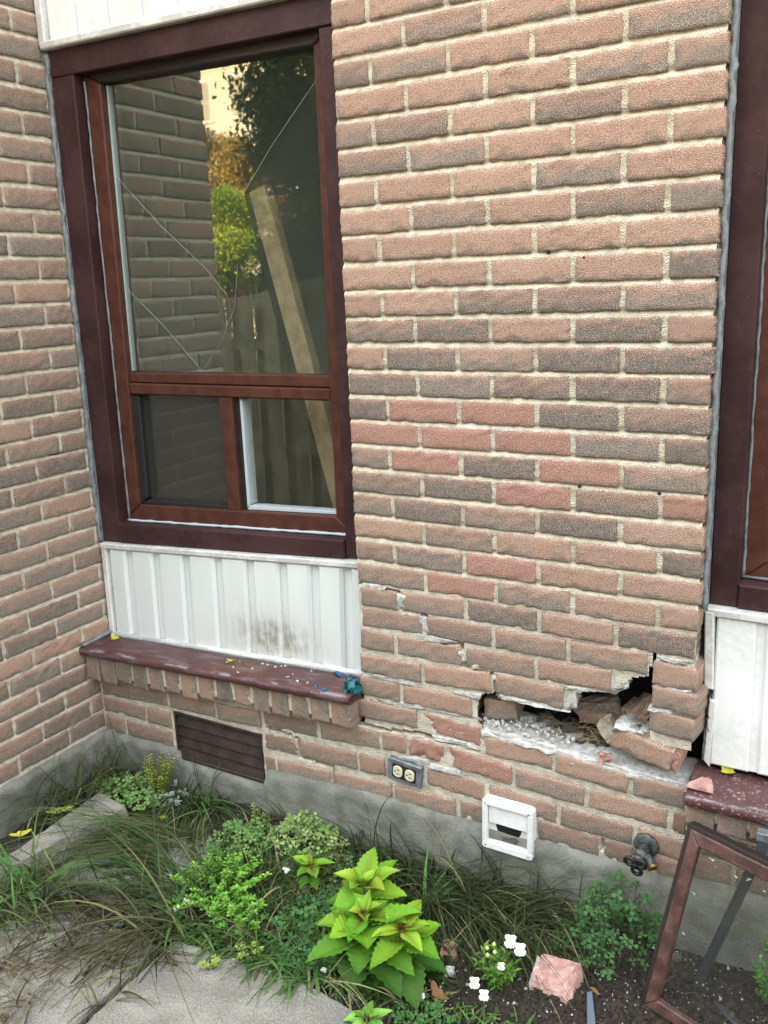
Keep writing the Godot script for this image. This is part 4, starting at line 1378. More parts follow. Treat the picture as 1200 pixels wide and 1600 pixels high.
# ---------------------------------------------------------------- old window sash leaning at the right
func make_leaning_sash():
	var s := thing("leaning_window", "old brown window sash leaning on the right ledge above the soil", "old window")
	var o := Vector3(0.757, 0.004, 0.196)
	var up := Vector3(0.063, 0.410, -0.112).normalized()
	var x := Vector3(0.968, 0.02, 0.25)
	x = (x - up * x.dot(up)).normalized()
	var xf := Transform3D(Basis(x, up, x.cross(up)), o)
	var m := world_tex(flat(1, 1, 1, 0.5), mottled(256, 256, ramp3(lin(0.045, 0.022, 0.018), lin(0.075, 0.034, 0.028), lin(0.115, 0.058, 0.048)), 0.02, 0.2, 151, [[0.008, lin(0.3, 0.25, 0.22), 0.6]]), 3.0)
	var w := 0.62
	var h := 0.432
	for q in [[0, 0, 0.028, 0.028, 0.028, h - 0.030, 0, h], [0, 0, w, 0, w - 0.028, 0.028, 0.028, 0.028], [w, 0, w, h, w - 0.028, h - 0.030, w - 0.028, 0.028], [0, h, 0.028, h - 0.030, w - 0.028, h - 0.030, w, h]]:
		var st := begin()
		prism(st, pts(q), -0.006, 0.012, 0.003, xf)
		obj("rail", st, m, s)
	for q in [[-0.010, -0.001, -0.0005, h], [-0.010, h + 0.0005, w, h + 0.009]]:
		var st := begin()
		prism(st, rect(q[0], q[1], q[2], q[3]), -0.026, 0.006, 0.001, xf)
		obj("edge_strip", st, M.dark_frame, s)
	var st := begin()
	prism(st, rect(0.026, 0.026, w - 0.026, h - 0.03), -0.0005, 0.0, 0.0, xf * Transform3D(Basis.IDENTITY, Vector3(0, 0, -0.001)))
	st = begin()
	quad(st, xf * Vector3(0.026, 0.026, 0), xf * Vector3(w - 0.026, 0.026, 0), xf * Vector3(w - 0.026, h - 0.026, 0), xf * Vector3(0.026, h - 0.026, 0))
	obj("sash_pane", st, M.sash_glass, s)
	st = begin()
	quad(st, xf * Vector3(0.026, 0.026, -0.002), xf * Vector3(w - 0.026, 0.026, -0.002), xf * Vector3(w - 0.026, h - 0.026, -0.002), xf * Vector3(0.026, h - 0.026, -0.002))
	obj("dust_film", st, M.sash_dust, s)
	st = begin()
	for k in 18:
		var edge := rng.randi() % 3
		var p := Vector3(0.036, rr(0.15, h - 0.05), 0.0012) if edge == 0 else Vector3(rr(0.05, 0.4), h - 0.042 - rr(0.0, 0.012), 0.0012)
		var a := rr(-0.6, 0.2)
		var d := Vector3(cos(a), sin(a), 0) * rr(0.004, 0.014)
		var n := Vector3(-d.y, d.x, 0) * rr(0.08, 0.2)
		tri(st, xf * p, xf * (p + d + n), xf * (p + d - n))
	obj("putty_flake", st, M.vinyl, s, "stuff")
	# grey metal screen frame behind it
	var g := thing("screen_frame", "bare grey metal screen frame standing behind the leaning sash", "screen frame")
	var corner := Vector3(0.852, 0.012, 0.085)
	var topp := Vector3(0.972, 0.424, 0.082)
	var ax := (topp - corner).normalized()
	var side := ax.cross(Vector3(0, 0, 1)).normalized()
	st = begin()
	prism(st, rect(-0.011, 0, 0.011, (topp - corner).length() + 0.02), -0.005, 0.005, 0.0015, Transform3D(Basis(side, ax, side.cross(ax)), corner))
	obj("bar", st, M.aluminium, g)
	var foot := Vector3(0.985, 0.014, 0.20)
	ax = (foot - corner).normalized()
	side = ax.cross(Vector3(0, 1, 0)).normalized()
	st = begin()
	prism(st, rect(-0.009, 0.012, 0.009, 0.5), -0.005, 0.005, 0.0015, Transform3D(Basis(side, ax, side.cross(ax)), corner))
	obj("bar", st, M.aluminium, g)
	st = begin()
	box(st, topp + Vector3(-0.016, 0.005, -0.014), topp + Vector3(0.05, 0.026, 0.008), 0.002)
	obj("corner_piece", st, M.zinc, g)

# ---------------------------------------------------------------- paving
func stone_slab(called: String, label: String, cat: String, a: Array, y0: float, y1: float, m: Material, tilt := Vector2.ZERO) -> MeshInstance3D:
	# outline in x, z; top broken up by a fine grid so that it is not dead flat
	var p := PackedVector2Array()
	for i in range(0, a.size(), 2):
		p.append(Vector2(a[i], -a[i + 1]))
	if Geometry2D.is_polygon_clockwise(p):
		p.reverse()
	var q := PackedVector2Array()
	for i in p.size():
		var u := p[i]
		var v := p[(i + 1) % p.size()]
		var n := maxi(1, int(u.distance_to(v) / 0.02))
		for k in n:
			var w := u.lerp(v, float(k) / n)
			q.append(w + Vector2(noise.get_noise_2d(w.x * 30.0, w.y * 30.0), noise.get_noise_2d(w.x * 30.0 + 50.0, w.y * 30.0)) * 0.006)
	var st := begin()
	prism(st, q, y0, y1, 0.006, Transform3D(Basis(Vector3(1, 0, 0), -PI / 2) , Vector3.ZERO))
	var o := obj(called, st, m)
	o.rotation = Vector3(tilt.x, 0, tilt.y)
	tag(o, label, cat)
	return o

func make_paving():
	stone_slab("paving_slab", "pale rough concrete paving slab at the bottom of the photo left of the leafy plant", "paving slab", [-0.356, 0.563, -0.22, 0.548, -0.098, 0.533, 0.05, 0.530, 0.19, 0.545, 0.26, 0.95, -0.10, 1.30, -0.36, 1.30, -0.352, 0.86], -0.06, 0.022, M.paver)
	stone_slab("paving_slab", "worn concrete paving slab in the bottom left corner under the dry grass", "paving slab", [-0.376, 0.590, -0.372, 0.86, -0.38, 1.30, -1.05, 1.30, -1.02, 0.66, -0.70, 0.60], -0.06, 0.016, M.paver)
	stone_slab("paving_slab", "smooth grey concrete patch between the kerb block and the clump of weeds", "paving slab", [-0.865, 0.20, -0.62, 0.13, -0.50, 0.20, -0.47, 0.44, -0.60, 0.53, -0.80, 0.55, -0.90, 0.56], -0.06, 0.014, M.concrete)
	stone_slab("paving_slab", "edge of a concrete slab peeping in at the bottom under the leafy plant", "paving slab", [0.215, 0.560, 0.285, 0.548, 0.40, 0.72, 0.30, 0.95, 0.275, 0.95], -0.06, 0.018, M.paver)
	var st := begin()
	lump(st, [Vector3(-0.985, -0.04, 0.625), Vector3(-0.925, -0.04, 0.625), Vector3(-0.862, -0.04, 0.21), Vector3(-1.02, -0.04, 0.19), Vector3(-0.985, 0.072, 0.610), Vector3(-0.942, 0.070, 0.612), Vector3(-0.876, 0.066, 0.225), Vector3(-1.015, 0.070, 0.205)], 14, 0.006, 16.0)
	var k := obj("kerb_block", st, M.paver)
	tag(k, "low concrete kerb block along the foot of the side wall", "kerb")

# ---------------------------------------------------------------- small things lying about
func petal(called: String, label: String, at: Vector3, length: float, width: float, turn: float, curl: float, m: Material, cat := "leaf") -> MeshInstance3D:
	var st := begin(true)
	var n := 7
	var prev := []
	for k in n + 1:
		var t := float(k) / n
		var w := width * sin(PI * clampf(t * 0.92 + 0.06, 0, 1)) * (1.0 + 0.25 * sin(k * 2.4))
		var c := Vector3((t - 0.5) * length, curl * (pow(2.0 * t - 1.0, 2.0)) + 0.002, 0.10 * length * sin(t * 3.0))
		var row := [c + Vector3(0, 0.15 * w, w * 0.5), c, c + Vector3(0, 0.15 * w, -w * 0.5)]
		if k > 0:
			quad(st, prev[0], row[0], row[1], prev[1])
			quad(st, prev[1], row[1], row[2], prev[2])
		prev = row
	var o := obj(called, st, m)
	o.transform = Transform3D(Basis(Vector3.UP, turn), at)
	tag(o, label, cat)
	return o

func make_litter():
	petal("yellow_petal", "curled bright yellow petal at the left end of the purple ledge", Vector3(-1.112, 0.502, -0.028), 0.060, 0.024, -0.25, 0.012, M.yellow, "petal")
	petal("yellow_petal", "small yellow petal beside the rust stain on the purple ledge", Vector3(-0.595, 0.523, -0.012), 0.028, 0.014, 0.2, 0.006, M.yellow, "petal")
	petal("yellow_petal", "yellow petal tucked under the loose siding on the right ledge", Vector3(0.872, 0.498, -0.052), 0.042, 0.030, -0.8, 0.010, M.yellow, "petal")
	petal("yellow_petal", "yellow strip on the kerb block nearer the house corner", Vector3(-1.035, 0.076, 0.345), 0.085, 0.030, 0.9, 0.004, M.yellow, "petal")
	petal("yellow_petal", "yellow strip on the kerb block nearer the left edge of the photo", Vector3(-1.045, 0.072, 0.485), 0.065, 0.028, 1.0, 0.006, M.yellow, "petal")
	petal("yellow_petal", "yellow fleck on the ground beside the crumpled wrapper", Vector3(-0.775, 0.020, 0.165), 0.03, 0.022, 0.4, 0.004, M.yellow, "petal")
	# paint blobs on the ledge end
	var st := begin(true)
	lump(st, block_corners(Vector3.ZERO, Vector3(0.030, 0.024, 0.038), Basis.IDENTITY, 0.25), 6, 0.020, 40.0)
	var o := obj("teal_lump", st, M.teal)
	o.position = Vector3(-0.130, 0.546, 0.020)
	tag(o, "glossy teal lump on the right end of the purple ledge", "paint blob")
	st = begin(true)
	for s in [[-0.215, 0.537, -0.052, 0.016], [-0.185, 0.539, -0.050, 0.009], [-0.24, 0.534, 0.040, 0.006], [-0.20, 0.536, 0.055, 0.006], [-0.165, 0.540, -0.045, 0.006]]:
		lump(st, block_corners(Vector3(s[0], s[1], s[2]), Vector3(s[3] * 2.0, 0.005, s[3] * 1.3), Basis(Vector3.UP, rr(0, 3)), 0.3), 3, 0.004, 60.0)
	o = obj("paint_drip", st, M.blue_paint, null, "stuff")
	tag(o, "small blue paint drips scattered on the right half of the purple ledge", "paint drips")
	st = begin()
	for k in 16:
		var x := rr(-0.62, -0.13)
		var c := Vector3(x, 0.494 + 0.046 * (x + 1.2) / 1.08 + 0.001, rr(-0.06, 0.05))
		lump(st, block_corners(c, Vector3(rr(0.002, 0.010), 0.003, rr(0.002, 0.006)), Basis(Vector3.UP, rr(0, 3)), 0.3), 1, 0.0, 1.0)
	o = obj("white_flakes", st, M.fresh, null, "stuff")
	tag(o, "white flakes sprinkled on the purple ledge", "flakes")
	# brick pieces
	st = begin()
	lump(st, [Vector3(-0.055, 0.0, 0.04), Vector3(0.035, -0.004, 0.058), Vector3(0.065, 0.0, -0.02), Vector3(-0.045, 0, -0.04), Vector3(-0.045, 0.040, 0.012), Vector3(0.018, 0.034, 0.034), Vector3(0.056, 0.054, -0.022), Vector3(-0.036, 0.050, -0.036)], 6, 0.007, 30.0)
	var pinkm := world_tex(flat(1, 1, 1, 0.95), mottled(256, 256, ramp3(lin(0.40, 0.22, 0.19), lin(0.50, 0.29, 0.255), lin(0.56, 0.37, 0.33)), 0.02, 0.2, 171, [[0.02, lin(0.7, 0.6, 0.56), 0.6]]), 6.0)
	bump(pinkm, M.grain, 0.15)
	o = obj("brick_chunk", st, pinkm)
	o.transform = Transform3D(Basis(Vector3.UP, 0.2), Vector3(0.552, 0.004, 0.236))
	tag(o, "broken pink brick half lying on the soil beside the white flowers", "brick fragment")
	st = begin(true)
	lump(st, [Vector3(-0.060, 0.002, 0.034), Vector3(-0.046, 0.0, 0.044), Vector3(-0.040, 0.0, -0.03), Vector3(-0.056, 0, -0.036), Vector3(-0.051, 0.036, 0.010), Vector3(-0.040, 0.034, 0.018), Vector3(-0.035, 0.045, -0.02), Vector3(-0.046, 0.044, -0.03)], 4, 0.008, 40.0)
	var crust := obj("mortar_crust", st, M.fresh, o)
	crust.set_meta("label", "white mortar crust on the broken end")
	st = begin()
	lump(st, [Vector3(-0.032, 0.0, 0.020), Vector3(0.030, 0.0, 0.026), Vector3(0.020, 0.0, -0.026), Vector3(-0.006, 0, -0.030), Vector3(-0.028, 0.010, 0.016), Vector3(0.028, 0.010, 0.022), Vector3(0.018, 0.010, -0.022), Vector3(-0.006, 0.010, -0.026)], 3, 0.004, 60.0)
	o = obj("brick_chip", st, pinkm)
	o.position = Vector3(0.826, 0.496, 0.030)
	tag(o, "flat pink brick chip on the left end of the right ledge", "brick fragment")
	st = begin()
	lump(st, block_corners(Vector3.ZERO, Vector3(0.04, 0.025, 0.045), Basis(Vector3.UP, 0.5), 0.25), 3, 0.010, 40.0)
	var redm: StandardMaterial3D = brick_mats["red"][0].duplicate()
	redm.uv1_triplanar = true
	redm.uv1_scale = Vector3.ONE * 8.0
	o = obj("brick_chip", st, redm)
	o.position = Vector3(0.285, 0.012, 0.262)
	tag(o, "dull red brick chip half sunk in soil right of the leafy plant", "brick fragment")
	st = begin(true)
	lump(st, block_corners(Vector3.ZERO, Vector3(0.022, 0.016, 0.020), Basis(Vector3.UP, 0.5), 0.2), 4, 0.006, 60.0)
	o = obj("pebble", st, M.fresh)
	o.position = Vector3(0.315, 0.012, 0.325)
	tag(o, "whitish pebble on the soil below the red brick chip", "pebble")
	st = begin(true)
	tube(st, [Vector3(-0.035, 0.008, -0.018), Vector3(-0.012, 0.012, -0.006), Vector3(0.015, 0.010, 0.008), Vector3(0.038, 0.005, 0.022)], [0.009, 0.012, 0.010, 0.003], 8)
	o = obj("white_stick", st, M.siding)
	o.position = Vector3(0.478, 0.012, 0.036)
	tag(o, "short white splinter lying on soil in front of the foundation", "splinter")
	st = begin()
	prism(st, pts([-0.009, -0.05, 0.010, -0.05, 0.005, 0.032, -0.007, 0.028]), 0.0, 0.003, 0.0005, Transform3D(Basis(Vector3(1, 0, 0), -PI / 2 + 0.25), Vector3.ZERO))
	o = obj("blue_plastic_strip", st, flat(0.10, 0.125, 0.165, 0.4))
	o.transform = Transform3D(Basis(Vector3.UP, 0.35), Vector3(0.652, 0.022, 0.278))
	tag(o, "blue grey plastic strip stuck in soil at the bottom edge", "plastic strip")
	var dry := flat(0.20, 0.10, 0.04, 0.8)
	petal("dry_leaf", "curled brown dead leaf on soil below the leafy plant", Vector3(0.330, 0.012, 0.402), 0.07, 0.026, -0.5, 0.012, dry)
	petal("dry_leaf", "brown dead leaf on the soil seen through the leaning sash", Vector3(0.935, 0.012, 0.09), 0.06, 0.05, 0.3, 0.010, dry)
	petal("dry_leaf", "tan dead leaf scrap at the bottom edge near the clover", Vector3(0.655, 0.012, 0.222), 0.04, 0.02, 0.2, 0.006, dry)
	# wrapper
	st = begin()
	for k in 60:
		var p := Vector3(rr(-0.055, 0.055), rr(0.0, 0.03), rr(-0.045, 0.045))
		var u := Vector3(rr(-1, 1), rr(-0.6, 0.6), rr(-1, 1)).normalized() * rr(0.012, 0.028)
		var v := Vector3(rr(-1, 1), rr(-0.6, 0.6), rr(-1, 1)).normalized() * rr(0.012, 0.028)
		tri(st, p, p + u, p + v)
		tri(st, p + u, p + u + v, p + v)
	var film := StandardMaterial3D.new()
	film.albedo_color = Color(0.85, 0.9, 0.92, 0.28)
	film.transparency = BaseMaterial3D.TRANSPARENCY_ALPHA
	film.roughness = 0.12
	film.cull_mode = BaseMaterial3D.CULL_DISABLED
	o = obj("plastic_wrapper", st, film)
	o.position = Vector3(-0.810, 0.022, 0.085)
	tag(o, "crumpled clear plastic wrapper on the ground below the louvred vent", "wrapper")
	# broken glass on the paving
	for s in [["triangle of greenish broken glass lying below the kerb block", -0.775, 0.430, [-0.030, -0.026, 0.036, 0.004, 0.016, 0.036, -0.022, 0.016]], ["broken glass shard on the ground nearer the left edge", -0.800, 0.590, [-0.06, -0.02, 0.05, -0.004, 0.062, 0.022, -0.02, 0.02]], ["small glass piece under the dry grass in the bottom left", -0.53, 0.60, [-0.02, -0.012, 0.026, -0.004, 0.012, 0.02]]]:
		st = begin()
		prism(st, pts(s[3]), 0.0, 0.004, 0.0005, Transform3D(Basis(Vector3(1, 0, 0), -PI / 2 + 0.06), Vector3.ZERO))
		var gm := flat(0.075, 0.11, 0.105, 0.08)
		o = obj("glass_fragment", st, gm)
		o.position = Vector3(s[1], 0.030, s[2])
		tag(o, s[0], "broken glass")
	make_twigs()
	# white grains in the soil
	var bead := begin()
	lump(bead, block_corners(Vector3.ZERO, Vector3.ONE, Basis.IDENTITY, 0.25), 1, 0.0, 1.0)
	bead.generate_normals()
	var mm := MultiMesh.new()
	mm.transform_format = MultiMesh.TRANSFORM_3D
	mm.mesh = bead.commit()
	mm.instance_count = 1700
	for k in 1700:
		var p := Vector3(rr(0.1, 1.3), 0.0, rr(-0.05, 0.6))
		if k % 6 == 0:
			p = Vector3(rr(-0.6, 0.3), 0.0, rr(-0.02, 0.5))
		p.y = soil_y(p.x, p.z) + 0.001
		var s := rr(0.001, 0.0032) * (1.0 + pow(rng.randf(), 8.0) * 1.6)
		mm.set_instance_transform(k, Transform3D(Basis(Vector3(rr(-1, 1), 1, rr(-1, 1)).normalized(), rr(0, 6)).scaled(Vector3.ONE * s), p))
	var mi := MultiMeshInstance3D.new()
	mi.multimesh = mm
	mi.name = "soil_grains"
	mi.material_override = M.fresh
	mi.set_meta("kind", "stuff")
	add_child(mi)
	tag(mi, "white grains sprinkled over the dark soil of the bed", "soil grains")
	# clods
	var clod := begin()
	lump(clod, block_corners(Vector3.ZERO, Vector3.ONE, Basis.IDENTITY, 0.25), 2, 0.25, 2.0)
	clod.generate_normals()
	mm = MultiMesh.new()
	mm.transform_format = MultiMesh.TRANSFORM_3D
	mm.mesh = clod.commit()
	mm.instance_count = 3200
	for k in 3200:
		var p := Vector3(rr(-0.9, 1.4), 0.0, rr(-0.04, 0.75))
		p.y = soil_y(p.x, p.z)
		var s := rr(0.003, 0.011) * (1.0 + pow(rng.randf(), 6.0) * 2.2)
		mm.set_instance_transform(k, Transform3D(Basis(Vector3(rr(-1, 1), 1, rr(-1, 1)).normalized(), rr(0, 6)).scaled(Vector3(s, s * 0.7, s)), p))
	mi = MultiMeshInstance3D.new()
	mi.multimesh = mm
	mi.name = "soil_clods"
	mi.material_override = M.soil
	mi.set_meta("kind", "stuff")
	add_child(mi)
	tag(mi, "dark crumbly clods covering the flower bed", "soil clods")

func make_twigs():
	var st := begin(false)
	for k in 260:
		var p := Vector3(rr(-0.7, 1.2), 0, rr(-0.02, 0.6))
		p.y = soil_y(p.x, p.z) + 0.005
		var a := rr(0, TAU)
		var l := rr(0.008, 0.05)
		var d := Vector3(cos(a) * l, rr(-0.002, 0.008), sin(a) * l)
		tube(st, [p, p + d * 0.5 + Vector3(0, rr(0, 0.003), rr(-0.004, 0.004)), p + d], [rr(0.0007, 0.002)], 4, false)
	for k in 160:
		var p := Vector3(rr(-0.6, 1.2), 0, rr(0.0, 0.6))
		p.y = soil_y(p.x, p.z) + 0.007
		var a := rr(0, TAU)
		var d := Vector3(cos(a), rr(-0.1, 0.3), sin(a)).normalized() * rr(0.008, 0.022)
		var w := d.cross(Vector3(rr(-0.3, 0.3), 1, rr(-0.3, 0.3))).normalized() * rr(0.003, 0.008)
		tri(st, p, p + d * 0.6 + w, p + d)
		tri(st, p, p + d, p + d * 0.6 - w)
	var o := obj("twigs", st, flat(0.085, 0.058, 0.034, 0.95), null, "stuff")
	tag(o, "dead twigs and leaf scraps strewn over the dark soil", "twigs")

func soil_y(x: float, z: float) -> float:
	return noise.get_noise_2d(x * 3.0, z * 3.0) * 0.022 + noise.get_noise_2d(x * 26.0, z * 26.0) * 0.008 + 0.028 * exp(-pow(z - 0.02, 2.0) / 0.02)

# ---------------------------------------------------------------- plants
func mixc(a: Color, b: Color, t: float) -> Color:
	return a.lerp(b, clampf(t, 0.0, 1.0))

# a broad leaf with toothed edge, folded along its midrib and bending down towards the tip
func broad_leaf(base: Vector3, dir: Vector3, length: float, width: float, bend: float, col_base: Color, col: Color, rib: Color, teeth := 9) -> SurfaceTool:
	var st := begin(true)
	var n := teeth * 2
	var p := base
	var d := dir.normalized()
	var side := d.cross(Vector3.UP).normalized()
	if side.length() < 0.5:
		side = Vector3.RIGHT
	var fold := rr(0.18, 0.38)
	var wave := rr(0, 6.0)
	var prev := []
	var prev_t := 0.0
	for k in n + 1:
		var t := float(k) / n
		var up := side.cross(d).normalized()
		var w := width * 0.5 * pow(sin(PI * pow(t * 0.97 + 0.03, 0.72)), 0.9) * (1.0 - 0.25 * t)
		w *= 1.0 + (0.13 if k % 2 == 0 else -0.05)
		if k == n:
			w = 0.0005
		var lift := up * w * fold + up * 0.06 * width * sin(t * 9.0 + wave) * 0.6
		var puff := up * width * 0.055 * (1.0 if k % 2 == 0 else -1.0) * (1.0 - t)
		var row := [p + side * w + lift, p + side * w * 0.5 + lift * 0.4 + puff, p - up * 0.004, p - side * w * 0.5 + lift * 0.4 + puff, p - side * w + lift]
		if k > 0:
			for q in 4:
				var cols := []
				for e in [[prev_t, q], [t, q], [t, q + 1], [prev_t, q + 1]]:
					var centre: float = 1.0 - absf(e[1] - 2.0) / 2.0
					var c := mixc(col_base, col, e[0] * 6.0)
					c = mixc(c, rib, clampf(centre - 0.55, 0, 1) * 1.5 * (1.0 - e[0]))
					c = c * (1.0 + (0.055 if int(round(e[0] * n)) % 2 == 0 else -0.055) * (1.0 - centre * 0.5))
					cols.append(c)
				tri_c(st, prev[q], cols[0], row[q], cols[1], row[q + 1], cols[2])
				tri_c(st, prev[q], cols[0], row[q + 1], cols[2], prev[q + 1], cols[3])
		prev = row
		prev_t = t
		d = (d + Vector3.DOWN * bend / n).normalized()
		p += d * (length / n)
	return st

func coleus(label: String, at: Vector3, height: float, tiers: Array, scale_: float, m_name := "leafy_plant"):
	var pl := thing(m_name, label, "plant", at)
	var st := begin(true)
	tube(st, [Vector3.ZERO, Vector3(0.004, height * 0.5, 0.003), Vector3(0, height, 0)], [0.006 * scale_, 0.005 * scale_, 0.003 * scale_], 7)
	obj("stem", st, flat(0.10, 0.07, 0.03, 0.7), pl)
	for t in tiers:
		for k in t.n:
			var a: float = t.turn + TAU * k / t.n + rr(-0.42, 0.42)
			var up: float = t.up + rr(-0.28, 0.28)
			var d := Vector3(cos(a) * cos(up), sin(up), sin(a) * cos(up))
			var fresh := rr(0.72, 1.18)
			var col: Color = t.col * fresh
			col.r *= rr(0.75, 1.2)
			var base := Vector3(0, height * t.h, 0) + d * 0.008
			var leaf := broad_leaf(base, d, t.len * rr(0.62, 1.08), t.wid * rr(0.8, 1.15), t.bend + rr(-0.15, 0.15), t.base, col, t.rib)
			obj("leaf", leaf, M.plant, pl)
	return pl

func small_leaf(st: SurfaceTool, p: Vector3, d: Vector3, n: Vector3, length: float, width: float, c: Color):
	var s := d.cross(n).normalized()
	n = s.cross(d)
	var mid := p + d * length * 0.55
	var tip := p + d * length - n * length * 0.12
	var l := mid + s * width * 0.5 + n * width * 0.15
	var r := mid - s * width * 0.5 + n * width * 0.15
	var c2 := c * 0.9
	tri_c(st, p, c2, mid, c, l, c)
	tri_c(st, l, c, mid, c, tip, c)
	tri_c(st, p, c2, r, c, mid, c)
	tri_c(st, mid, c, r, c, tip, c)

func clover_leaf(st: SurfaceTool, p: Vector3, n: Vector3, size: float, c: Color):
	var u := n.cross(Vector3(0.3, 0.1, 0.9)).normalized()
	var v := n.cross(u)
	var a0 := rr(0, TAU)
	for k in 3:
		var a := a0 + TAU * k / 3.0
		var d := u * cos(a) + v * sin(a)
		var s := d.cross(n).normalized()
		var mid := p + d * size * 0.62
		var l1 := mid + s * size * 0.40
		var r1 := mid - s * size * 0.40
		var l2 := p + d * size + s * size * 0.24 + n * size * 0.05
		var r2 := p + d * size - s * size * 0.24 + n * size * 0.05
		var notch := p + d * size * 0.88 - n * size * 0.06
		var cc := c * rr(0.9, 1.1)
		tri_c(st, p, cc, notch, cc, l1, cc)
		tri_c(st, l1, cc, notch, cc, l2, cc)
		tri_c(st, p, cc, r1, cc, notch, cc)
		tri_c(st, r1, cc, r2, cc, notch, cc)

func rand_up(tilt: float) -> Vector3:
	var a := rr(0, TAU)
	var t := rr(0, tilt)
	return Vector3(cos(a) * sin(t), cos(t), sin(a) * sin(t))

# a low clump of trefoil leaves on thin stalks
func clover_patch(label: String, at: Vector3, rx: float, rz: float, h: float, count: int, size: float, ca: Color, cb: Color, called := "clover_patch", cat := "clover"):
	var pl := thing(called, label, cat, at)
	var leaves := begin(false)
	var stems := begin(false)
	for k in count:
		var a := rr(0, TAU)
		var r := sqrt(rng.randf())
		var root := Vector3(cos(a) * r * rx, 0.0, sin(a) * r * rz)
		var hh := h * (1.0 - 0.55 * r * r) * rr(0.35, 1.0)
		var top := root * rr(1.0, 1.15) + Vector3(rr(-0.015, 0.015), hh, rr(-0.015, 0.015))
		if at.z + top.z < 0.03:
			top.z = 0.03 - at.z
		if hh > 0.03 and k % 2 == 0:
			tube(stems, [root * 0.9, (root + top) * 0.5 + Vector3(rr(-0.006, 0.006), 0.0, rr(-0.006, 0.006)), top], [0.0009], 3, false)
		clover_leaf(leaves, top, (rand_up(0.75) + Vector3(0.15, 0, 0.25)).normalized(), size * rr(0.7, 1.25), ca.lerp(cb, rng.randf()) * rr(0.75, 1.15))
	obj("foliage", leaves, M.plant, pl, "stuff")
	obj("stem", stems, flat(0.06, 0.09, 0.03, 0.8), pl, "stuff")
	return pl

# upright sprigs crowded with little oval leaves
func sprig_bush(label: String, at: Vector3, sprigs: int, spread: float, h: float, leaf: float, ca: Color, cb: Color, called: String, cat: String, lean := Vector3.ZERO, per := 22):
	var pl := thing(called, label, cat, at)
	var leaves := begin(false)
	var stems := begin(false)
	for k in sprigs:
		var a := rr(0, TAU)
		var r := sqrt(rng.randf()) * spread
		var root := Vector3(cos(a) * r * 0.55, 0, sin(a) * r * 0.55)
		var top := Vector3(cos(a) * r * 1.25, h * rr(0.5, 1.0) * (1.0 - 0.35 * r / maxf(spread, 0.001)), sin(a) * r * 1.25) + lean * rr(0.6, 1.2)
		if at.z + top.z < 0.035:
			top.z = 0.035 - at.z
		var mid := (root + top) * 0.5 + Vector3(0, 0.012, 0)
		tube(stems, [root, mid, top], [0.0016, 0.0012, 0.0008], 3, false)
		var tint := ca.lerp(cb, rng.randf())
		for q in per:
			var t := 0.25 + 0.75 * float(q) / per
			var p := root.lerp(mid, t * 2.0) if t < 0.5 else mid.lerp(top, t * 2.0 - 1.0)
			var b := q * 2.4 + k
			var d := (Vector3(cos(b), rr(0.2, 0.9), sin(b))).normalized()
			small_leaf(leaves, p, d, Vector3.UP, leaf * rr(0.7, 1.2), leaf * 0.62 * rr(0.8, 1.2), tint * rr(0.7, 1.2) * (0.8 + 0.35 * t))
	obj("foliage", leaves, M.plant, pl, "stuff")
	obj("stem", stems, flat(0.07, 0.08, 0.03, 0.8), pl, "stuff")
	return pl

func tiny_flower(st: SurfaceTool, p: Vector3, n: Vector3, size: float):
	var u := n.cross(Vector3(0.4, 0.1, 0.8)).normalized()
	var v := n.cross(u)
	for k in 4:
		var a := TAU * k / 4.0
		var d := u * cos(a) + v * sin(a)
		var s := d.cross(n)
		quad(st, p, p + d * size * 0.6 - s * size * 0.32, p + d * size, p + d * size * 0.6 + s * size * 0.32)

func alyssum(label: String, at: Vector3, heads: int, spread: float):
	var pl := thing("white_flowers", label, "flowers", at, "tiny white flower clusters in the weeds")
	var st := begin(false)
	for k in heads:
		var c := Vector3(rr(-spread, spread), rr(0.0, 0.012), rr(-spread, spread))
		for q in 7:
			tiny_flower(st, c + Vector3(rr(-0.007, 0.007), rr(-0.003, 0.003), rr(-0.007, 0.007)), (rand_up(0.7) + Vector3(0.2, 0, 0.3)).normalized(), rr(0.0035, 0.0055))
	obj("petals", st, M.flower, pl, "stuff")
	st = begin(false)
	for k in heads * 2:
		var p := Vector3(rr(-spread, spread), -0.05, rr(-spread, spread))
		tube(st, [p, p + Vector3(rr(-0.01, 0.01), 0.05, rr(-0.01, 0.01))], [0.0008], 3, false)
	obj("stem", st, flat(0.05, 0.09, 0.02, 0.8), pl, "stuff")

# two-lipped blossom: two upper lobes, three lower lobes and a yellow throat
func blossom(parent: Node3D, at: Vector3, face: Vector3, size: float):
	var st := begin(true)
	var n := face.normalized()
	var u := n.cross(Vector3.UP).normalized()
	var v := u.cross(n).normalized()
	for s in [[0.62, 0.85, 0.50], [-0.62, 0.85, 0.50], [0.72, -0.62, 0.52], [-0.72, -0.62, 0.52], [0.0, -0.80, 0.46]]:
		var c: Vector3 = at + (u * s[0] + v * s[1]) * size * 0.62
		var m := 9
		var tilt := n * size * (-0.18)
		for k in m:
			var a := TAU * k / m
			var b := TAU * (k + 1) / m
			var ra: float = s[2] * size * (1.0 + 0.12 * sin(3.0 * a))
			var rb: float = s[2] * size * (1.0 + 0.12 * sin(3.0 * b))
			tri(st, c + n * size * 0.16, c + (u * cos(a) + v * sin(a)) * ra + tilt, c + (u * cos(b) + v * sin(b)) * rb + tilt)
	var o := obj("blossom", st, M.flower, parent)
	st = begin(true)
	lathe(st, [[size * 0.30, -size * 0.4], [size * 0.26, 0.0], [size * 0.20, size * 0.22], [0.0001, size * 0.26]], Transform3D(Basis(u, v, n), at - v * size * 0.1), 10)
	obj("throat", st, flat(0.75, 0.72, 0.30, 0.6), o)

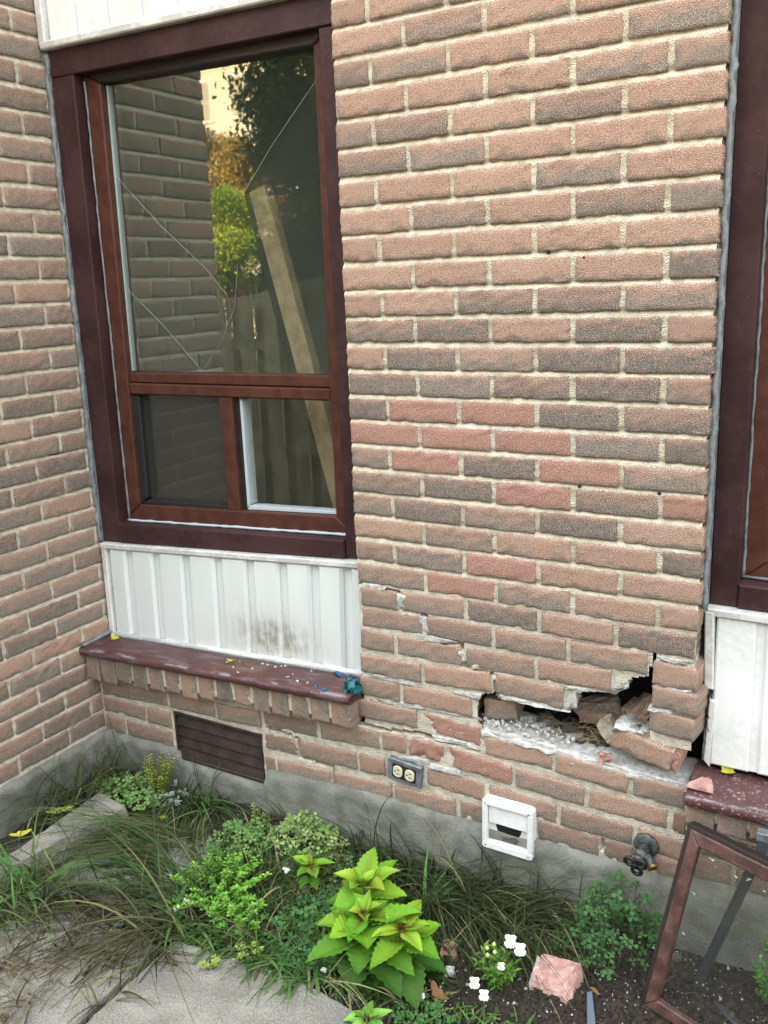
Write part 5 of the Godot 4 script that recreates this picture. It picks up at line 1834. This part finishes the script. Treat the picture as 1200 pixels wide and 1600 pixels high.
func make_plants():
	var lime := Color(0.155, 0.325, 0.025)
	var lime_pale := Color(0.26, 0.41, 0.035)
	var leaf_green := Color(0.085, 0.20, 0.02)
	var deep := Color(0.045, 0.115, 0.018)
	var red := Color(0.13, 0.035, 0.012)
	coleus("large lime green leafy plant with red centre in front of the wall", Vector3(0.130, 0.0, 0.41), 0.165, [
		{"h": 0.25, "n": 6, "len": 0.13, "wid": 0.085, "up": -0.15, "bend": 0.8, "turn": 0.3, "col": deep, "base": deep, "rib": leaf_green},
		{"h": 0.45, "n": 7, "len": 0.16, "wid": 0.10, "up": 0.0, "bend": 0.65, "turn": 0.8, "col": deep, "base": deep, "rib": leaf_green},
		{"h": 0.65, "n": 6, "len": 0.16, "wid": 0.095, "up": 0.15, "bend": 0.55, "turn": 0.1, "col": leaf_green, "base": leaf_green, "rib": lime},
		{"h": 0.82, "n": 6, "len": 0.135, "wid": 0.085, "up": 0.35, "bend": 0.55, "turn": 0.6, "col": lime, "base": lime, "rib": lime_pale},
		{"h": 0.94, "n": 5, "len": 0.10, "wid": 0.06, "up": 0.55, "bend": 0.8, "turn": 0.2, "col": lime, "base": red, "rib": red},
		{"h": 1.0, "n": 5, "len": 0.055, "wid": 0.032, "up": 0.85, "bend": 0.6, "turn": 0.9, "col": lime_pale, "base": red, "rib": red}], 1.0)
	coleus("second lime green shoot standing behind and above the large leafy plant", Vector3(0.070, 0.0, 0.315), 0.165, [
		{"h": 0.55, "n": 5, "len": 0.13, "wid": 0.08, "up": 0.1, "bend": 0.55, "turn": 0.3, "col": leaf_green, "base": leaf_green, "rib": lime},
		{"h": 0.8, "n": 5, "len": 0.13, "wid": 0.08, "up": 0.45, "bend": 0.8, "turn": 1.0, "col": lime, "base": lime, "rib": lime_pale},
		{"h": 0.95, "n": 5, "len": 0.095, "wid": 0.055, "up": 0.7, "bend": 0.7, "turn": 0.5, "col": lime_pale, "base": lime, "rib": red},
		{"h": 1.0, "n": 4, "len": 0.05, "wid": 0.03, "up": 0.95, "bend": 0.5, "turn": 0.2, "col": lime_pale, "base": red, "rib": red}], 1.0)
	coleus("lime green shoot leaning out at the right of the large leafy plant", Vector3(0.228, 0.0, 0.40), 0.15, [
		{"h": 0.5, "n": 5, "len": 0.12, "wid": 0.075, "up": -0.05, "bend": 0.8, "turn": 0.4, "col": deep, "base": deep, "rib": leaf_green},
		{"h": 0.8, "n": 5, "len": 0.125, "wid": 0.075, "up": 0.2, "bend": 0.65, "turn": 0.0, "col": lime, "base": leaf_green, "rib": lime_pale},
		{"h": 1.0, "n": 5, "len": 0.085, "wid": 0.05, "up": 0.5, "bend": 0.8, "turn": 0.8, "col": lime_pale, "base": red, "rib": red}], 1.0)
	coleus("small lime green seedling with red heart left of the large leafy plant", Vector3(-0.168, 0.0, 0.215), 0.075, [
		{"h": 0.6, "n": 4, "len": 0.055, "wid": 0.032, "up": 0.1, "bend": 0.8, "turn": 0.3, "col": leaf_green, "base": leaf_green, "rib": lime},
		{"h": 1.0, "n": 6, "len": 0.062, "wid": 0.036, "up": 0.35, "bend": 0.7, "turn": 0.7, "col": lime, "base": red, "rib": red},
		{"h": 1.05, "n": 3, "len": 0.03, "wid": 0.016, "up": 0.9, "bend": 0.4, "turn": 0.2, "col": lime_pale, "base": red, "rib": red}], 0.6)
	coleus("pale green seedling at the bottom edge below the large leafy plant", Vector3(0.232, 0.02, 0.575), 0.03, [
		{"h": 0.8, "n": 5, "len": 0.06, "wid": 0.032, "up": 0.05, "bend": 0.5, "turn": 0.4, "col": Color(0.20, 0.40, 0.08), "base": leaf_green, "rib": lime},
		{"h": 1.0, "n": 4, "len": 0.035, "wid": 0.018, "up": 0.5, "bend": 0.4, "turn": 0.1, "col": lime, "base": lime, "rib": lime}], 0.5)
	# snapdragon
	var sn := thing("snapdragon", "low white flowering plant with narrow leaves beside the pink brick half", "plant", Vector3(0.437, 0.0, 0.315))
	var st := begin(false)
	var stems := begin(false)
	for k in 13:
		var a := rr(0, TAU)
		var r := rr(0.01, 0.06)
		var top := Vector3(cos(a) * r, rr(0.05, 0.10), sin(a) * r)
		tube(stems, [Vector3(cos(a) * 0.012, 0, sin(a) * 0.012), top], [0.0014], 4, false)
		for q in 14:
			var t := 0.2 + 0.8 * q / 14.0
			var b := q * 2.4 + k
			small_leaf(st, top * t, Vector3(cos(b), rr(0.1, 0.9), sin(b)).normalized(), Vector3.UP, rr(0.022, 0.036), rr(0.006, 0.010), Color(0.08, 0.20, 0.03).lerp(Color(0.16, 0.30, 0.05), rng.randf()) * rr(0.7, 1.1))
	obj("foliage", st, M.plant, sn, "stuff")
	obj("stem", stems, flat(0.06, 0.11, 0.03, 0.8), sn, "stuff")
	for s in [[0.022, 0.122, -0.030, 0.019], [0.050, 0.118, -0.020, 0.018], [-0.026, 0.066, 0.072, 0.016], [0.004, 0.056, 0.086, 0.015], [0.018, 0.088, 0.018, 0.011]]:
		blossom(sn, Vector3(s[0], s[1], s[2]), Vector3(0.30, 0.55, 0.75), s[3] * 0.82)
	for s in [[-0.026, 0.106, -0.002], [-0.012, 0.116, -0.010], [-0.020, 0.098, 0.010], [-0.004, 0.108, 0.004]]:
		st = begin(true)
		lathe(st, [[0.0001, -0.006], [0.0045, -0.002], [0.005, 0.002], [0.0001, 0.008]], Transform3D(Basis(Vector3(1, 0, 0), -PI / 2), Vector3(s[0], s[1], s[2])), 8)
		obj("bud", st, flat(0.52, 0.58, 0.20, 0.6), sn)
	# clovers and weeds
	clover_patch("tall dark clover clump against the foundation left of the leaning sash", Vector3(0.655, 0.0, 0.075), 0.10, 0.14, 0.235, 210, 0.0125, Color(0.035, 0.095, 0.03), Color(0.075, 0.165, 0.055))
	clover_patch("small clover sprigs on soil beside the white splinter", Vector3(0.535, 0.0, 0.085), 0.05, 0.05, 0.06, 50, 0.011, Color(0.05, 0.12, 0.035), Color(0.08, 0.17, 0.05))
	clover_patch("pale green clover patch on the kerb at the corner of the walls", Vector3(-0.955, 0.03, 0.135), 0.13, 0.06, 0.07, 120, 0.016, Color(0.10, 0.20, 0.06), Color(0.20, 0.30, 0.09))
	sprig_bush("yellowish weed with seed heads in front of the louvred vent", Vector3(-0.885, 0.0, 0.075), 26, 0.05, 0.235, 0.011, Color(0.20, 0.27, 0.04), Color(0.36, 0.34, 0.10), "seeding_weed", "weed", Vector3(0.01, 0, 0), 26)
	sprig_bush("bright green small leaved bush in the middle of the weeds", Vector3(-0.375, 0.0, 0.365), 60, 0.115, 0.105, 0.014, Color(0.10, 0.26, 0.03), Color(0.20, 0.40, 0.06), "small_leaved_bush", "weed", Vector3.ZERO, 26)
	sprig_bush("second bright green small leaved bush nearer the paving slab", Vector3(-0.265, 0.0, 0.425), 42, 0.075, 0.085, 0.014, Color(0.09, 0.24, 0.03), Color(0.20, 0.40, 0.06), "small_leaved_bush", "weed", Vector3.ZERO, 24)
	clover_patch("light clover patch on the ground right of the crumpled wrapper", Vector3(-0.46, 0.0, 0.155), 0.09, 0.10, 0.08, 150, 0.014, Color(0.09, 0.20, 0.05), Color(0.19, 0.32, 0.10))
	clover_patch("pale yellowish clover patch under the power outlet wall, left part", Vector3(-0.275, 0.0, 0.085), 0.12, 0.08, 0.12, 210, 0.014, Color(0.13, 0.24, 0.06), Color(0.32, 0.38, 0.16))
	clover_patch("dark clover patch between the bush and the large leafy plant", Vector3(-0.06, 0.0, 0.36), 0.10, 0.10, 0.07, 150, 0.013, Color(0.04, 0.12, 0.03), Color(0.08, 0.18, 0.05))
	clover_patch("dark clover patch at the edge of the pale paving slab", Vector3(-0.02, 0.0, 0.475), 0.10, 0.05, 0.05, 110, 0.012, Color(0.04, 0.13, 0.04), Color(0.08, 0.19, 0.06))
	clover_patch("thin clover on the soil at the foot of the large leafy plant", Vector3(0.33, 0.0, 0.47), 0.07, 0.05, 0.04, 60, 0.011, Color(0.04, 0.12, 0.03), Color(0.08, 0.18, 0.05))
	clover_patch("mixed low weeds filling the middle of the bed behind the seedling", Vector3(-0.12, 0.0, 0.15), 0.17, 0.10, 0.07, 260, 0.012, Color(0.05, 0.12, 0.03), Color(0.14, 0.22, 0.08))
	clover_patch("dark low weeds between the seedling and the dark grass", Vector3(-0.02, 0.0, 0.25), 0.10, 0.09, 0.06, 150, 0.012, Color(0.035, 0.10, 0.025), Color(0.07, 0.16, 0.045))
	sprig_bush("feathery green weed behind the leaning sash at the right edge", Vector3(1.06, 0.0, 0.10), 34, 0.07, 0.26, 0.012, Color(0.06, 0.17, 0.03), Color(0.11, 0.26, 0.05), "feathery_weed", "weed", Vector3(-0.02, 0, 0.02), 30)
	sprig_bush("pale yellow sprig rooted at the edge of the pale paving slab", Vector3(-0.135, 0.012, 0.515), 9, 0.03, 0.055, 0.012, Color(0.20, 0.30, 0.05), Color(0.34, 0.40, 0.10), "yellow_sprig", "weed", Vector3(-0.01, 0, 0.02), 16)
	sprig_bush("lone yellow green sprig lying on the pale paving slab", Vector3(-0.205, 0.022, 0.60), 7, 0.018, 0.025, 0.010, Color(0.22, 0.32, 0.05), Color(0.34, 0.42, 0.08), "yellow_sprig", "weed", Vector3.ZERO, 14)
	sprig_bush("tiny yellowish sprig against the foundation below the vent", Vector3(-0.48, 0.0, 0.045), 8, 0.02, 0.13, 0.011, Color(0.16, 0.28, 0.05), Color(0.34, 0.38, 0.14), "yellow_sprig", "weed", Vector3.ZERO, 18)
	alyssum("tiny white flowers just left of the small seedling", Vector3(-0.235, 0.055, 0.245), 2, 0.012)
	alyssum("tiny white flowers at the lower left foot of the bright bush", Vector3(-0.395, 0.045, 0.485), 2, 0.03)
	alyssum("tiny white flowers low at the left of the large leafy plant", Vector3(0.060, 0.045, 0.500), 1, 0.006)
	alyssum("tiny white flowers on the soil right below the large leafy plant", Vector3(0.300, 0.03, 0.45), 1, 0.008)
	# coarse broad-bladed grasses and plantains
	for s in [["broad bladed weed sprawling against the foundation under the outlet", -0.10, 0.05, 9, 0.16, 0.016, 0.5, -0.03], ["broad bladed grass arching over the pale paving slab", -0.15, 0.50, 9, 0.15, 0.012, 0.35, 0.02], ["broad bladed grass among the bush roots near the slab corner", -0.43, 0.49, 10, 0.15, 0.014, 0.5, 0.0], ["broad bladed grass at the left edge below the kerb block", -0.86, 0.60, 14, 0.20, 0.015, 0.7, 0.0], ["broad bladed grass at the left foot of the large leafy plant", 0.02, 0.44, 9, 0.16, 0.013, 0.6, 0.0], ["broad bladed grass right behind the large leafy plant", 0.16, 0.16, 10, 0.16, 0.012, 0.7, 0.0]]:
		var pl := thing("broad_grass", s[0], "grass", Vector3(s[1], 0, s[2]))
		for k in s[3]:
			var b := begin(true)
			var a := rr(0, TAU)
			blade(b, Vector3(rr(-0.015, 0.015), 0.002, rr(-0.012, 0.012)), Vector3(cos(a), s[6] * 2.0 + rr(-0.1, 0.4), sin(a) + s[7] * 8.0).normalized(), s[4] * rr(0.6, 1.2), s[5] * rr(0.7, 1.2), rr(1.0, 2.0), Color(0.05, 0.14, 0.03).lerp(Color(0.09, 0.20, 0.05), rng.randf()), pl.position)
			obj("blade", b, M.grass, pl)

# ---------------------------------------------------------------- grass
func blade(st: SurfaceTool, base: Vector3, dir: Vector3, length: float, width: float, droop: float, c: Color, world := Vector3.ZERO, floor_ := 0.012):
	var n := 7
	var p := base
	var d := dir
	var s := d.cross(Vector3.UP)
	if s.length() < 0.1:
		s = Vector3.RIGHT
	s = (s.normalized() + Vector3(rr(-0.3, 0.3), rr(-0.3, 0.3), rr(-0.3, 0.3))).normalized()
	var l := p + s * width * 0.4
	var r := p - s * width * 0.4
	var wander := Vector3(rr(-0.5, 0.5), 0, rr(-0.5, 0.5)) / n
	for k in range(1, n + 1):
		d = (d + Vector3.DOWN * droop / n + wander).normalized()
		var q := p + d * length / n
		var f := floor_ - world.y
		if q.y < f:
			q.y = f + rr(0.0, 0.004)
			d.y = 0.0
			d = d.normalized()
		if world.z + q.z < 0.022 and world.x + q.x > -1.16:
			q.z = 0.022 - world.z
		if world.x + q.x < -1.165:
			q.x = -1.165 - world.x
		p = q
		var w := width * 0.5 * (1.0 - pow(float(k) / n, 2.2)) + 0.0002
		var l2 := p + s * w
		var r2 := p - s * w
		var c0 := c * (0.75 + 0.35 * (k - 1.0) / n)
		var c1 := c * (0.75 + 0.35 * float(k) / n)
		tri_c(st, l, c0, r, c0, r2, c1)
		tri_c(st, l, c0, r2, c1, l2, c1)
		l = l2
		r = r2

func grass_tuft(label: String, at: Vector3, count: int, spread: Vector2, dir: Vector3, fan: float, length: Vector2, width: float, droop: Vector2, ca: Color, cb: Color, called := "grass_tuft"):
	var st := begin(false)
	for k in count:
		var base := Vector3(rr(-spread.x, spread.x), 0.004, rr(-spread.y, spread.y))
		var d := (dir + Vector3(rr(-fan, fan), rr(-0.25, 0.6), rr(-fan, fan))).normalized()
		var tint := ca.lerp(cb, rng.randf())
		if rng.randf() < 0.10:
			tint = Color(0.20, 0.18, 0.085)
		blade(st, base, d, rr(length.x, length.y), width * (rr(0.6, 1.2) if rng.randf() < 0.6 else rr(1.4, 2.6)), rr(droop.x, droop.y), tint * rr(0.55, 1.5), at)
	var o := obj(called, st, M.grass, null, "stuff")
	o.position = at
	tag(o, label, "grass")

func make_grass():
	var dark := Color(0.038, 0.056, 0.022)
	var green := Color(0.055, 0.115, 0.030)
	var dry := Color(0.10, 0.085, 0.05)
	var olive := Color(0.075, 0.095, 0.035)
	grass_tuft("dark thin grass arching up against the side wall foundation", Vector3(-1.09, 0.03, 0.24), 190, Vector2(0.04, 0.20), Vector3(0.1, 1.0, 0.0), 0.7, Vector2(0.14, 0.34), 0.0024, Vector2(1.2, 2.6), dark, olive)
	grass_tuft("dark thin grass in the corner of the two walls", Vector3(-1.05, 0.02, 0.07), 60, Vector2(0.08, 0.03), Vector3(0.2, 0.9, 0.2), 0.7, Vector2(0.10, 0.24), 0.0028, Vector2(1.4, 2.6), dark, olive)
	grass_tuft("dark grass hanging over the ground in front of the louvred vent", Vector3(-0.72, 0.0, 0.065), 420, Vector2(0.10, 0.04), Vector3(0.2, 0.55, 0.5), 0.8, Vector2(0.10, 0.28), 0.0028, Vector2(1.3, 2.6), dark, green)
	grass_tuft("long green grass stems lying across the kerb to the left edge", Vector3(-0.70, 0.03, 0.26), 90, Vector2(0.10, 0.08), Vector3(-0.75, 0.35, 0.75), 0.35, Vector2(0.25, 0.55), 0.0028, Vector2(0.7, 1.3), green, olive)
	grass_tuft("green grass clump at the left edge below the kerb block", Vector3(-0.86, 0.0, 0.63), 420, Vector2(0.12, 0.10), Vector3(0.0, 0.6, 0.3), 0.9, Vector2(0.10, 0.26), 0.0032, Vector2(1.2, 2.2), green, olive)
	grass_tuft("flattened long green grass lying left from the bright bush", Vector3(-0.47, 0.0, 0.43), 190, Vector2(0.13, 0.08), Vector3(-0.8, 0.25, 0.15), 0.6, Vector2(0.16, 0.42), 0.0028, Vector2(0.9, 1.7), green, dark)
	grass_tuft("dead wiry grass roots spread over the bottom left paving slab", Vector3(-0.56, 0.02, 0.62), 280, Vector2(0.20, 0.12), Vector3(-0.25, 0.20, 0.55), 0.8, Vector2(0.10, 0.34), 0.0022, Vector2(0.8, 2.2), Color(0.03, 0.026, 0.016), dry)
	grass_tuft("dry tan grass patch in the bottom left corner", Vector3(-0.62, 0.02, 0.86), 130, Vector2(0.14, 0.10), Vector3(-0.4, 0.2, 0.4), 0.8, Vector2(0.08, 0.22), 0.0024, Vector2(1.0, 2.0), dry, Color(0.20, 0.16, 0.09))
	grass_tuft("dark tangled grass along the foundation left of the dryer vent", Vector3(0.12, 0.0, 0.055), 800, Vector2(0.26, 0.06), Vector3(0.15, 0.55, 0.45), 0.9, Vector2(0.12, 0.34), 0.0030, Vector2(1.2, 2.4), dark, Color(0.035, 0.055, 0.02))
	grass_tuft("dark grass sweeping right over soil under the dryer vent", Vector3(0.24, 0.0, 0.09), 620, Vector2(0.15, 0.06), Vector3(0.8, 0.35, 0.15), 0.5, Vector2(0.14, 0.36), 0.0026, Vector2(0.9, 1.9), dark, Color(0.045, 0.055, 0.025))
	grass_tuft("few wiry stems arching over the foundation right of the dryer vent", Vector3(0.46, 0.0, 0.03), 80, Vector2(0.08, 0.02), Vector3(0.3, 0.9, 0.15), 0.6, Vector2(0.14, 0.34), 0.0022, Vector2(1.0, 2.4), dark, olive)
	grass_tuft("few wiry stems arching over the foundation beside the vent", Vector3(-0.40, 0.0, 0.03), 28, Vector2(0.10, 0.02), Vector3(0.0, 0.95, 0.15), 0.6, Vector2(0.12, 0.26), 0.0024, Vector2(1.2, 2.4), dark, olive)
	grass_tuft("mixed dark grass under the clover in the middle of the bed", Vector3(-0.25, 0.0, 0.20), 1000, Vector2(0.22, 0.14), Vector3(0.0, 0.5, 0.2), 0.9, Vector2(0.06, 0.18), 0.0028, Vector2(1.2, 2.4), dark, green)
	grass_tuft("brown dead stems lying under the pale clover", Vector3(-0.28, 0.0, 0.16), 260, Vector2(0.16, 0.10), Vector3(0.1, 0.15, 0.2), 1.0, Vector2(0.06, 0.18), 0.0030, Vector2(0.6, 1.4), Color(0.10, 0.06, 0.03), dry)
	grass_tuft("short green grass in the gap beside the pale paving slab", Vector3(-0.10, 0.0, 0.46), 420, Vector2(0.22, 0.05), Vector3(0.0, 0.6, 0.2), 0.9, Vector2(0.05, 0.14), 0.0028, Vector2(1.0, 2.2), dark, green)
	grass_tuft("thin pale stems crossing the front of the large leafy plant", Vector3(0.10, 0.05, 0.52), 10, Vector2(0.03, 0.02), Vector3(0.7, 0.5, 0.1), 0.5, Vector2(0.14, 0.26), 0.0018, Vector2(0.9, 1.6), Color(0.20, 0.24, 0.10), Color(0.26, 0.26, 0.14))
	grass_tuft("small green weeds at the bottom edge below the white flowers", Vector3(0.45, 0.0, 0.42), 80, Vector2(0.12, 0.03), Vector3(0.0, 0.5, 0.2), 0.9, Vector2(0.02, 0.06), 0.004, Vector2(0.8, 1.8), green, Color(0.08, 0.17, 0.04))
	grass_tuft("dead brown stems and litter on the ground before the louvred vent", Vector3(-0.66, 0.0, 0.17), 260, Vector2(0.14, 0.07), Vector3(0.1, 0.15, 0.2), 1.0, Vector2(0.05, 0.16), 0.0024, Vector2(0.6, 1.4), Color(0.07, 0.05, 0.03), dry)
	grass_tuft("long pale stems straggling over the joint of the two paving slabs", Vector3(-0.42, 0.02, 0.56), 90, Vector2(0.10, 0.06), Vector3(-0.3, 0.25, 0.6), 0.8, Vector2(0.18, 0.46), 0.0024, Vector2(0.8, 1.6), olive, dry)
	grass_tuft("green weeds spilling over the upper edge of the pale paving slab", Vector3(-0.16, 0.015, 0.50), 240, Vector2(0.20, 0.05), Vector3(-0.1, 0.35, 0.7), 0.8, Vector2(0.06, 0.17), 0.0040, Vector2(0.9, 1.8), green, Color(0.09, 0.17, 0.05))
	grass_tuft("long stems leaning left over the smooth concrete patch", Vector3(-0.55, 0.0, 0.36), 60, Vector2(0.10, 0.12), Vector3(-0.8, 0.3, -0.1), 0.6, Vector2(0.14, 0.36), 0.0030, Vector2(0.8, 1.6), green, olive)
	grass_tuft("dark weedy grass around the feet of the large leafy plant", Vector3(0.13, 0.0, 0.36), 520, Vector2(0.16, 0.12), Vector3(0.0, 0.6, 0.2), 0.9, Vector2(0.05, 0.13), 0.0034, Vector2(1.0, 2.2), dark, green)
	# blades growing in the joint between the slabs
	grass_tuft("wiry blades rooted in the joint between the two paving slabs", Vector3(-0.365, 0.0, 0.72), 46, Vector2(0.006, 0.14), Vector3(0.2, 0.5, 0.2), 0.8, Vector2(0.06, 0.20), 0.0024, Vector2(1.0, 2.0), dark, olive)

# ---------------------------------------------------------------- what the window mirrors: fence, trees and a sunlit building across the yard
func tree(label: String, at: Vector3, trunk_h: float, crown: Vector3, centre: float, leaves: int, leaf: float, cols: Array, conifer := false, called := "garden_tree"):
	var t := thing(called, label, "tree", at)
	var st := begin(true)
	tube(st, [Vector3(0, -0.1, 0), Vector3(0.04, trunk_h * 0.5, 0.02), Vector3(0, trunk_h, 0)], [0.16, 0.12, 0.05], 8)
	for k in (0 if conifer else 7):
		var a := k * 2.4
		var h := trunk_h * (0.55 + 0.06 * k)
		tube(st, [Vector3(0, h, 0), Vector3(cos(a) * crown.x * 0.4, h + crown.y * 0.18, sin(a) * crown.z * 0.4), Vector3(cos(a) * crown.x * 0.75, h + crown.y * 0.4, sin(a) * crown.z * 0.75)], [0.06, 0.04, 0.015], 5)
	obj("trunk", st, M.bark, t)
	var clumps := []
	for k in (60 if conifer else 26):
		var v := Vector3(rr(-1, 1), rr(-1, 1), rr(-1, 1))
		if conifer:
			var hh := rng.randf()
			var rad := (1.0 - hh) * 0.95 + 0.05
			var a := rr(0, TAU)
			v = Vector3(cos(a) * rad * rr(0.4, 1.0), hh * 2.0 - 1.0, sin(a) * rad * rr(0.4, 1.0))
		else:
			v = v.normalized() * pow(rng.randf(), 0.4)
		clumps.append([v, rr(0.18, 0.42), cols[rng.randi() % cols.size()]])
	# leaf sprays, many copies of one small spray
	var mm := MultiMesh.new()
	mm.transform_format = MultiMesh.TRANSFORM_3D
	mm.use_colors = true
	mm.mesh = spray(leaf, conifer)
	mm.instance_count = leaves
	for k in leaves:
		var c = clumps[k % clumps.size()]
		var o := Vector3(rr(-1, 1), rr(-1, 1), rr(-1, 1)).normalized() * pow(rng.randf(), 0.5) * float(c[1])
		var p: Vector3 = Vector3(0, centre, 0) + (c[0] + o) * crown
		var q := Basis(Vector3(rr(-1, 1), rr(-1, 1), rr(-1, 1)).normalized(), rr(0, 6.2)) * Basis.from_scale(Vector3.ONE * rr(0.7, 1.3))
		mm.set_instance_transform(k, Transform3D(q, p))
		var col: Color = c[2] * rr(0.7, 1.3)
		mm.set_instance_color(k, Color(col.r, col.g, col.b, 1.0))
	var mi := MultiMeshInstance3D.new()
	mi.multimesh = mm
	mi.name = "crown"
	mi.material_override = M.plant
	mi.set_meta("kind", "stuff")
	t.add_child(mi)


var sprays := {}
func spray(leaf: float, thin: bool) -> ArrayMesh:
	var key := "%s %s" % [leaf, thin]
	if not sprays.has(key):
		var st := begin(false)
		for k in 14:
			var p := Vector3(rr(-1, 1), rr(-1, 1), rr(-1, 1)) * leaf * 2.2
			var d := Vector3(rr(-1, 1), rr(-0.8, 0.5), rr(-1, 1)).normalized()
			var g := rr(0.75, 1.2)
			small_leaf(st, p, d, Vector3(rr(-0.5, 0.5), 1, rr(-0.5, 0.5)).normalized(), leaf * rr(0.7, 1.3), leaf * (0.4 if thin else 0.7), Color(g, g, g))
		st.generate_normals()
		sprays[key] = st.commit()
	return sprays[key]

func make_surroundings():
	var wood := bump(world_tex(flat(1, 1, 1, 0.9), mottled(512, 512, ramp3(lin(0.25, 0.24, 0.175), lin(0.38, 0.36, 0.26), lin(0.48, 0.45, 0.33)), 0.01, 0.1, 191, []), 0.8), M.grain, 0.2)
	var pale_wood := world_tex(flat(1, 1, 1, 0.9), mottled(512, 512, ramp3(lin(0.30, 0.28, 0.2), lin(0.40, 0.37, 0.27), lin(0.46, 0.42, 0.32)), 0.01, 0.1, 193, []), 0.8)
	var f := thing("wooden_fence", "weathered upright board fence across the yard, mirrored in the window", "fence")
	var x := -7.4
	var i := 0
	while x < 7.0:
		var top := 1.585 + 0.145 * (clampf(x, -4.6, -2.3) + 3.68)
		var z := 3.4 + (0.05 if i % 2 == 0 else 0.0)
		var st := begin()
		prism(st, pts([x, -0.05, x + 0.135, -0.05, x + 0.135, top + 0.018, x, top]), z, z + 0.02, 0.003)
		obj("board", st, wood if rng.randf() < 0.7 else pale_wood, f)
		x += 0.115 + rr(0.0, 0.006)
		i += 1
	for y in [0.35, 1.2]:
		var st := begin()
		box(st, Vector3(-7.4, y, 3.421), Vector3(7.0, y + 0.09, 3.449), 0.004)
		obj("rail", st, wood, f)
	tree("dark evergreen tree behind the fence, mirrored at the right of the window", Vector3(-4.84, 0, 7.2), 3.6, Vector3(1.15, 2.5, 1.15), 3.1, 7000, 0.07, [Color(0.06, 0.085, 0.03), Color(0.085, 0.115, 0.035), Color(0.12, 0.13, 0.04)], false, "evergreen_tree")
	tree("second dark evergreen tree behind the fence, further right", Vector3(-3.2, 0, 7.6), 3.2, Vector3(1.5, 2.8, 1.3), 3.1, 3000, 0.08, [Color(0.03, 0.05, 0.02), Color(0.045, 0.07, 0.025)], false, "evergreen_tree")
	tree("sunlit yellow green tree beyond the fence, mirrored in the window middle", Vector3(-12.6, 0, 14.0), 2.2, Vector3(1.15, 1.1, 1.1), 2.9, 2600, 0.07, [Color(0.28, 0.34, 0.03), Color(0.20, 0.30, 0.03), Color(0.34, 0.36, 0.05)])
	tree("sunlit orange brown tree beyond the fence, mirrored below the bright building", Vector3(-14.6, 0, 17.0), 3.4, Vector3(1.7, 1.15, 1.4), 4.3, 2600, 0.08, [Color(0.36, 0.23, 0.06), Color(0.22, 0.17, 0.05), Color(0.45, 0.30, 0.08)])
	tree("low reddish shrub beyond the fence, mirrored at the fence top", Vector3(-13.6, 0, 15.2), 1.3, Vector3(1.6, 0.45, 0.8), 1.85, 1500, 0.06, [Color(0.50, 0.18, 0.05), Color(0.30, 0.28, 0.06), Color(0.5, 0.36, 0.06)])
	tree("tall green tree beyond the fence on the right hand side of the yard", Vector3(3.5, 0, 12.0), 4.0, Vector3(2.6, 2.6, 2.2), 4.8, 2500, 0.12, [Color(0.05, 0.09, 0.02), Color(0.08, 0.12, 0.03)])
	# building
	var b := thing("brick_house", "sunlit pale orange house across the yard, mirrored in the window", "house", Vector3(-20.5, 0, 25.5))
	var wallm := world_tex(flat(1, 1, 1, 0.95), mottled(256, 256, ramp3(lin(0.70, 0.57, 0.44), lin(0.77, 0.65, 0.51), lin(0.82, 0.71, 0.57)), 0.03, 0.2, 211, []), 0.5)
	var st := begin()
	box(st, Vector3(-8.0, -0.1, 0.0), Vector3(4.2, 10.4, 9.0), 0.02)
	obj("wall", st, wallm, b)
	st = begin()
	prism(st, pts([-0.6, 10.2, 9.6, 10.2, 4.5, 13.6]), -8.6, 4.8, 0.0, Transform3D(Basis(Vector3.UP, PI / 2), Vector3.ZERO) * Transform3D(Basis.IDENTITY, Vector3(-9.0, 0, 0)))
	var roof := obj("roof", st, flat(0.16, 0.12, 0.10, 0.9), b)
	st = begin()
	box(st, Vector3(-8.7, 10.05, -0.75), Vector3(4.9, 10.42, -0.02), 0.02)
	obj("eaves", st, M.siding, roof)
	for r in 3:
		for c in 5:
			var wx := -5.4 + 1.55 * c
			var wy := 1.2 + 3.3 * r
			st = begin()
			box(st, Vector3(wx, wy, -0.06), Vector3(wx + 0.75, wy + 1.5, -0.001), 0.01)
			var win := obj("window", st, M.siding, b)
			st = begin()
			box(st, Vector3(wx + 0.1, wy + 0.1, -0.075), Vector3(wx + 0.65, wy + 1.4, -0.061), 0.0)
			obj("pane", st, flat(0.48, 0.40, 0.30, 0.4), win)
	b = thing("brick_house", "second house across the yard on the right hand side", "house", Vector3(2.0, 0, 27.0))
	st = begin()
	box(st, Vector3(-12.0, -0.1, 0.0), Vector3(14.0, 6.2, 9.0), 0.02)
	obj("wall", st, wallm, b)
	st = begin()
	box(st, Vector3(-12.5, 6.201, -0.6), Vector3(14.5, 6.6, 9.5), 0.05)
	obj("roof", st, flat(0.16, 0.12, 0.10, 0.9), b)
	for c in 6:
		st = begin()
		box(st, Vector3(-10.5 + 4.2 * c, 3.4, -0.06), Vector3(-9.2 + 4.2 * c, 5.0, -0.001), 0.01)
		var win := obj("window", st, M.siding, b)
		st = begin()
		box(st, Vector3(-10.4 + 4.2 * c, 3.5, -0.075), Vector3(-9.3 + 4.2 * c, 4.9, -0.061), 0.0)
		obj("pane", st, flat(0.03, 0.035, 0.04, 0.1), win)
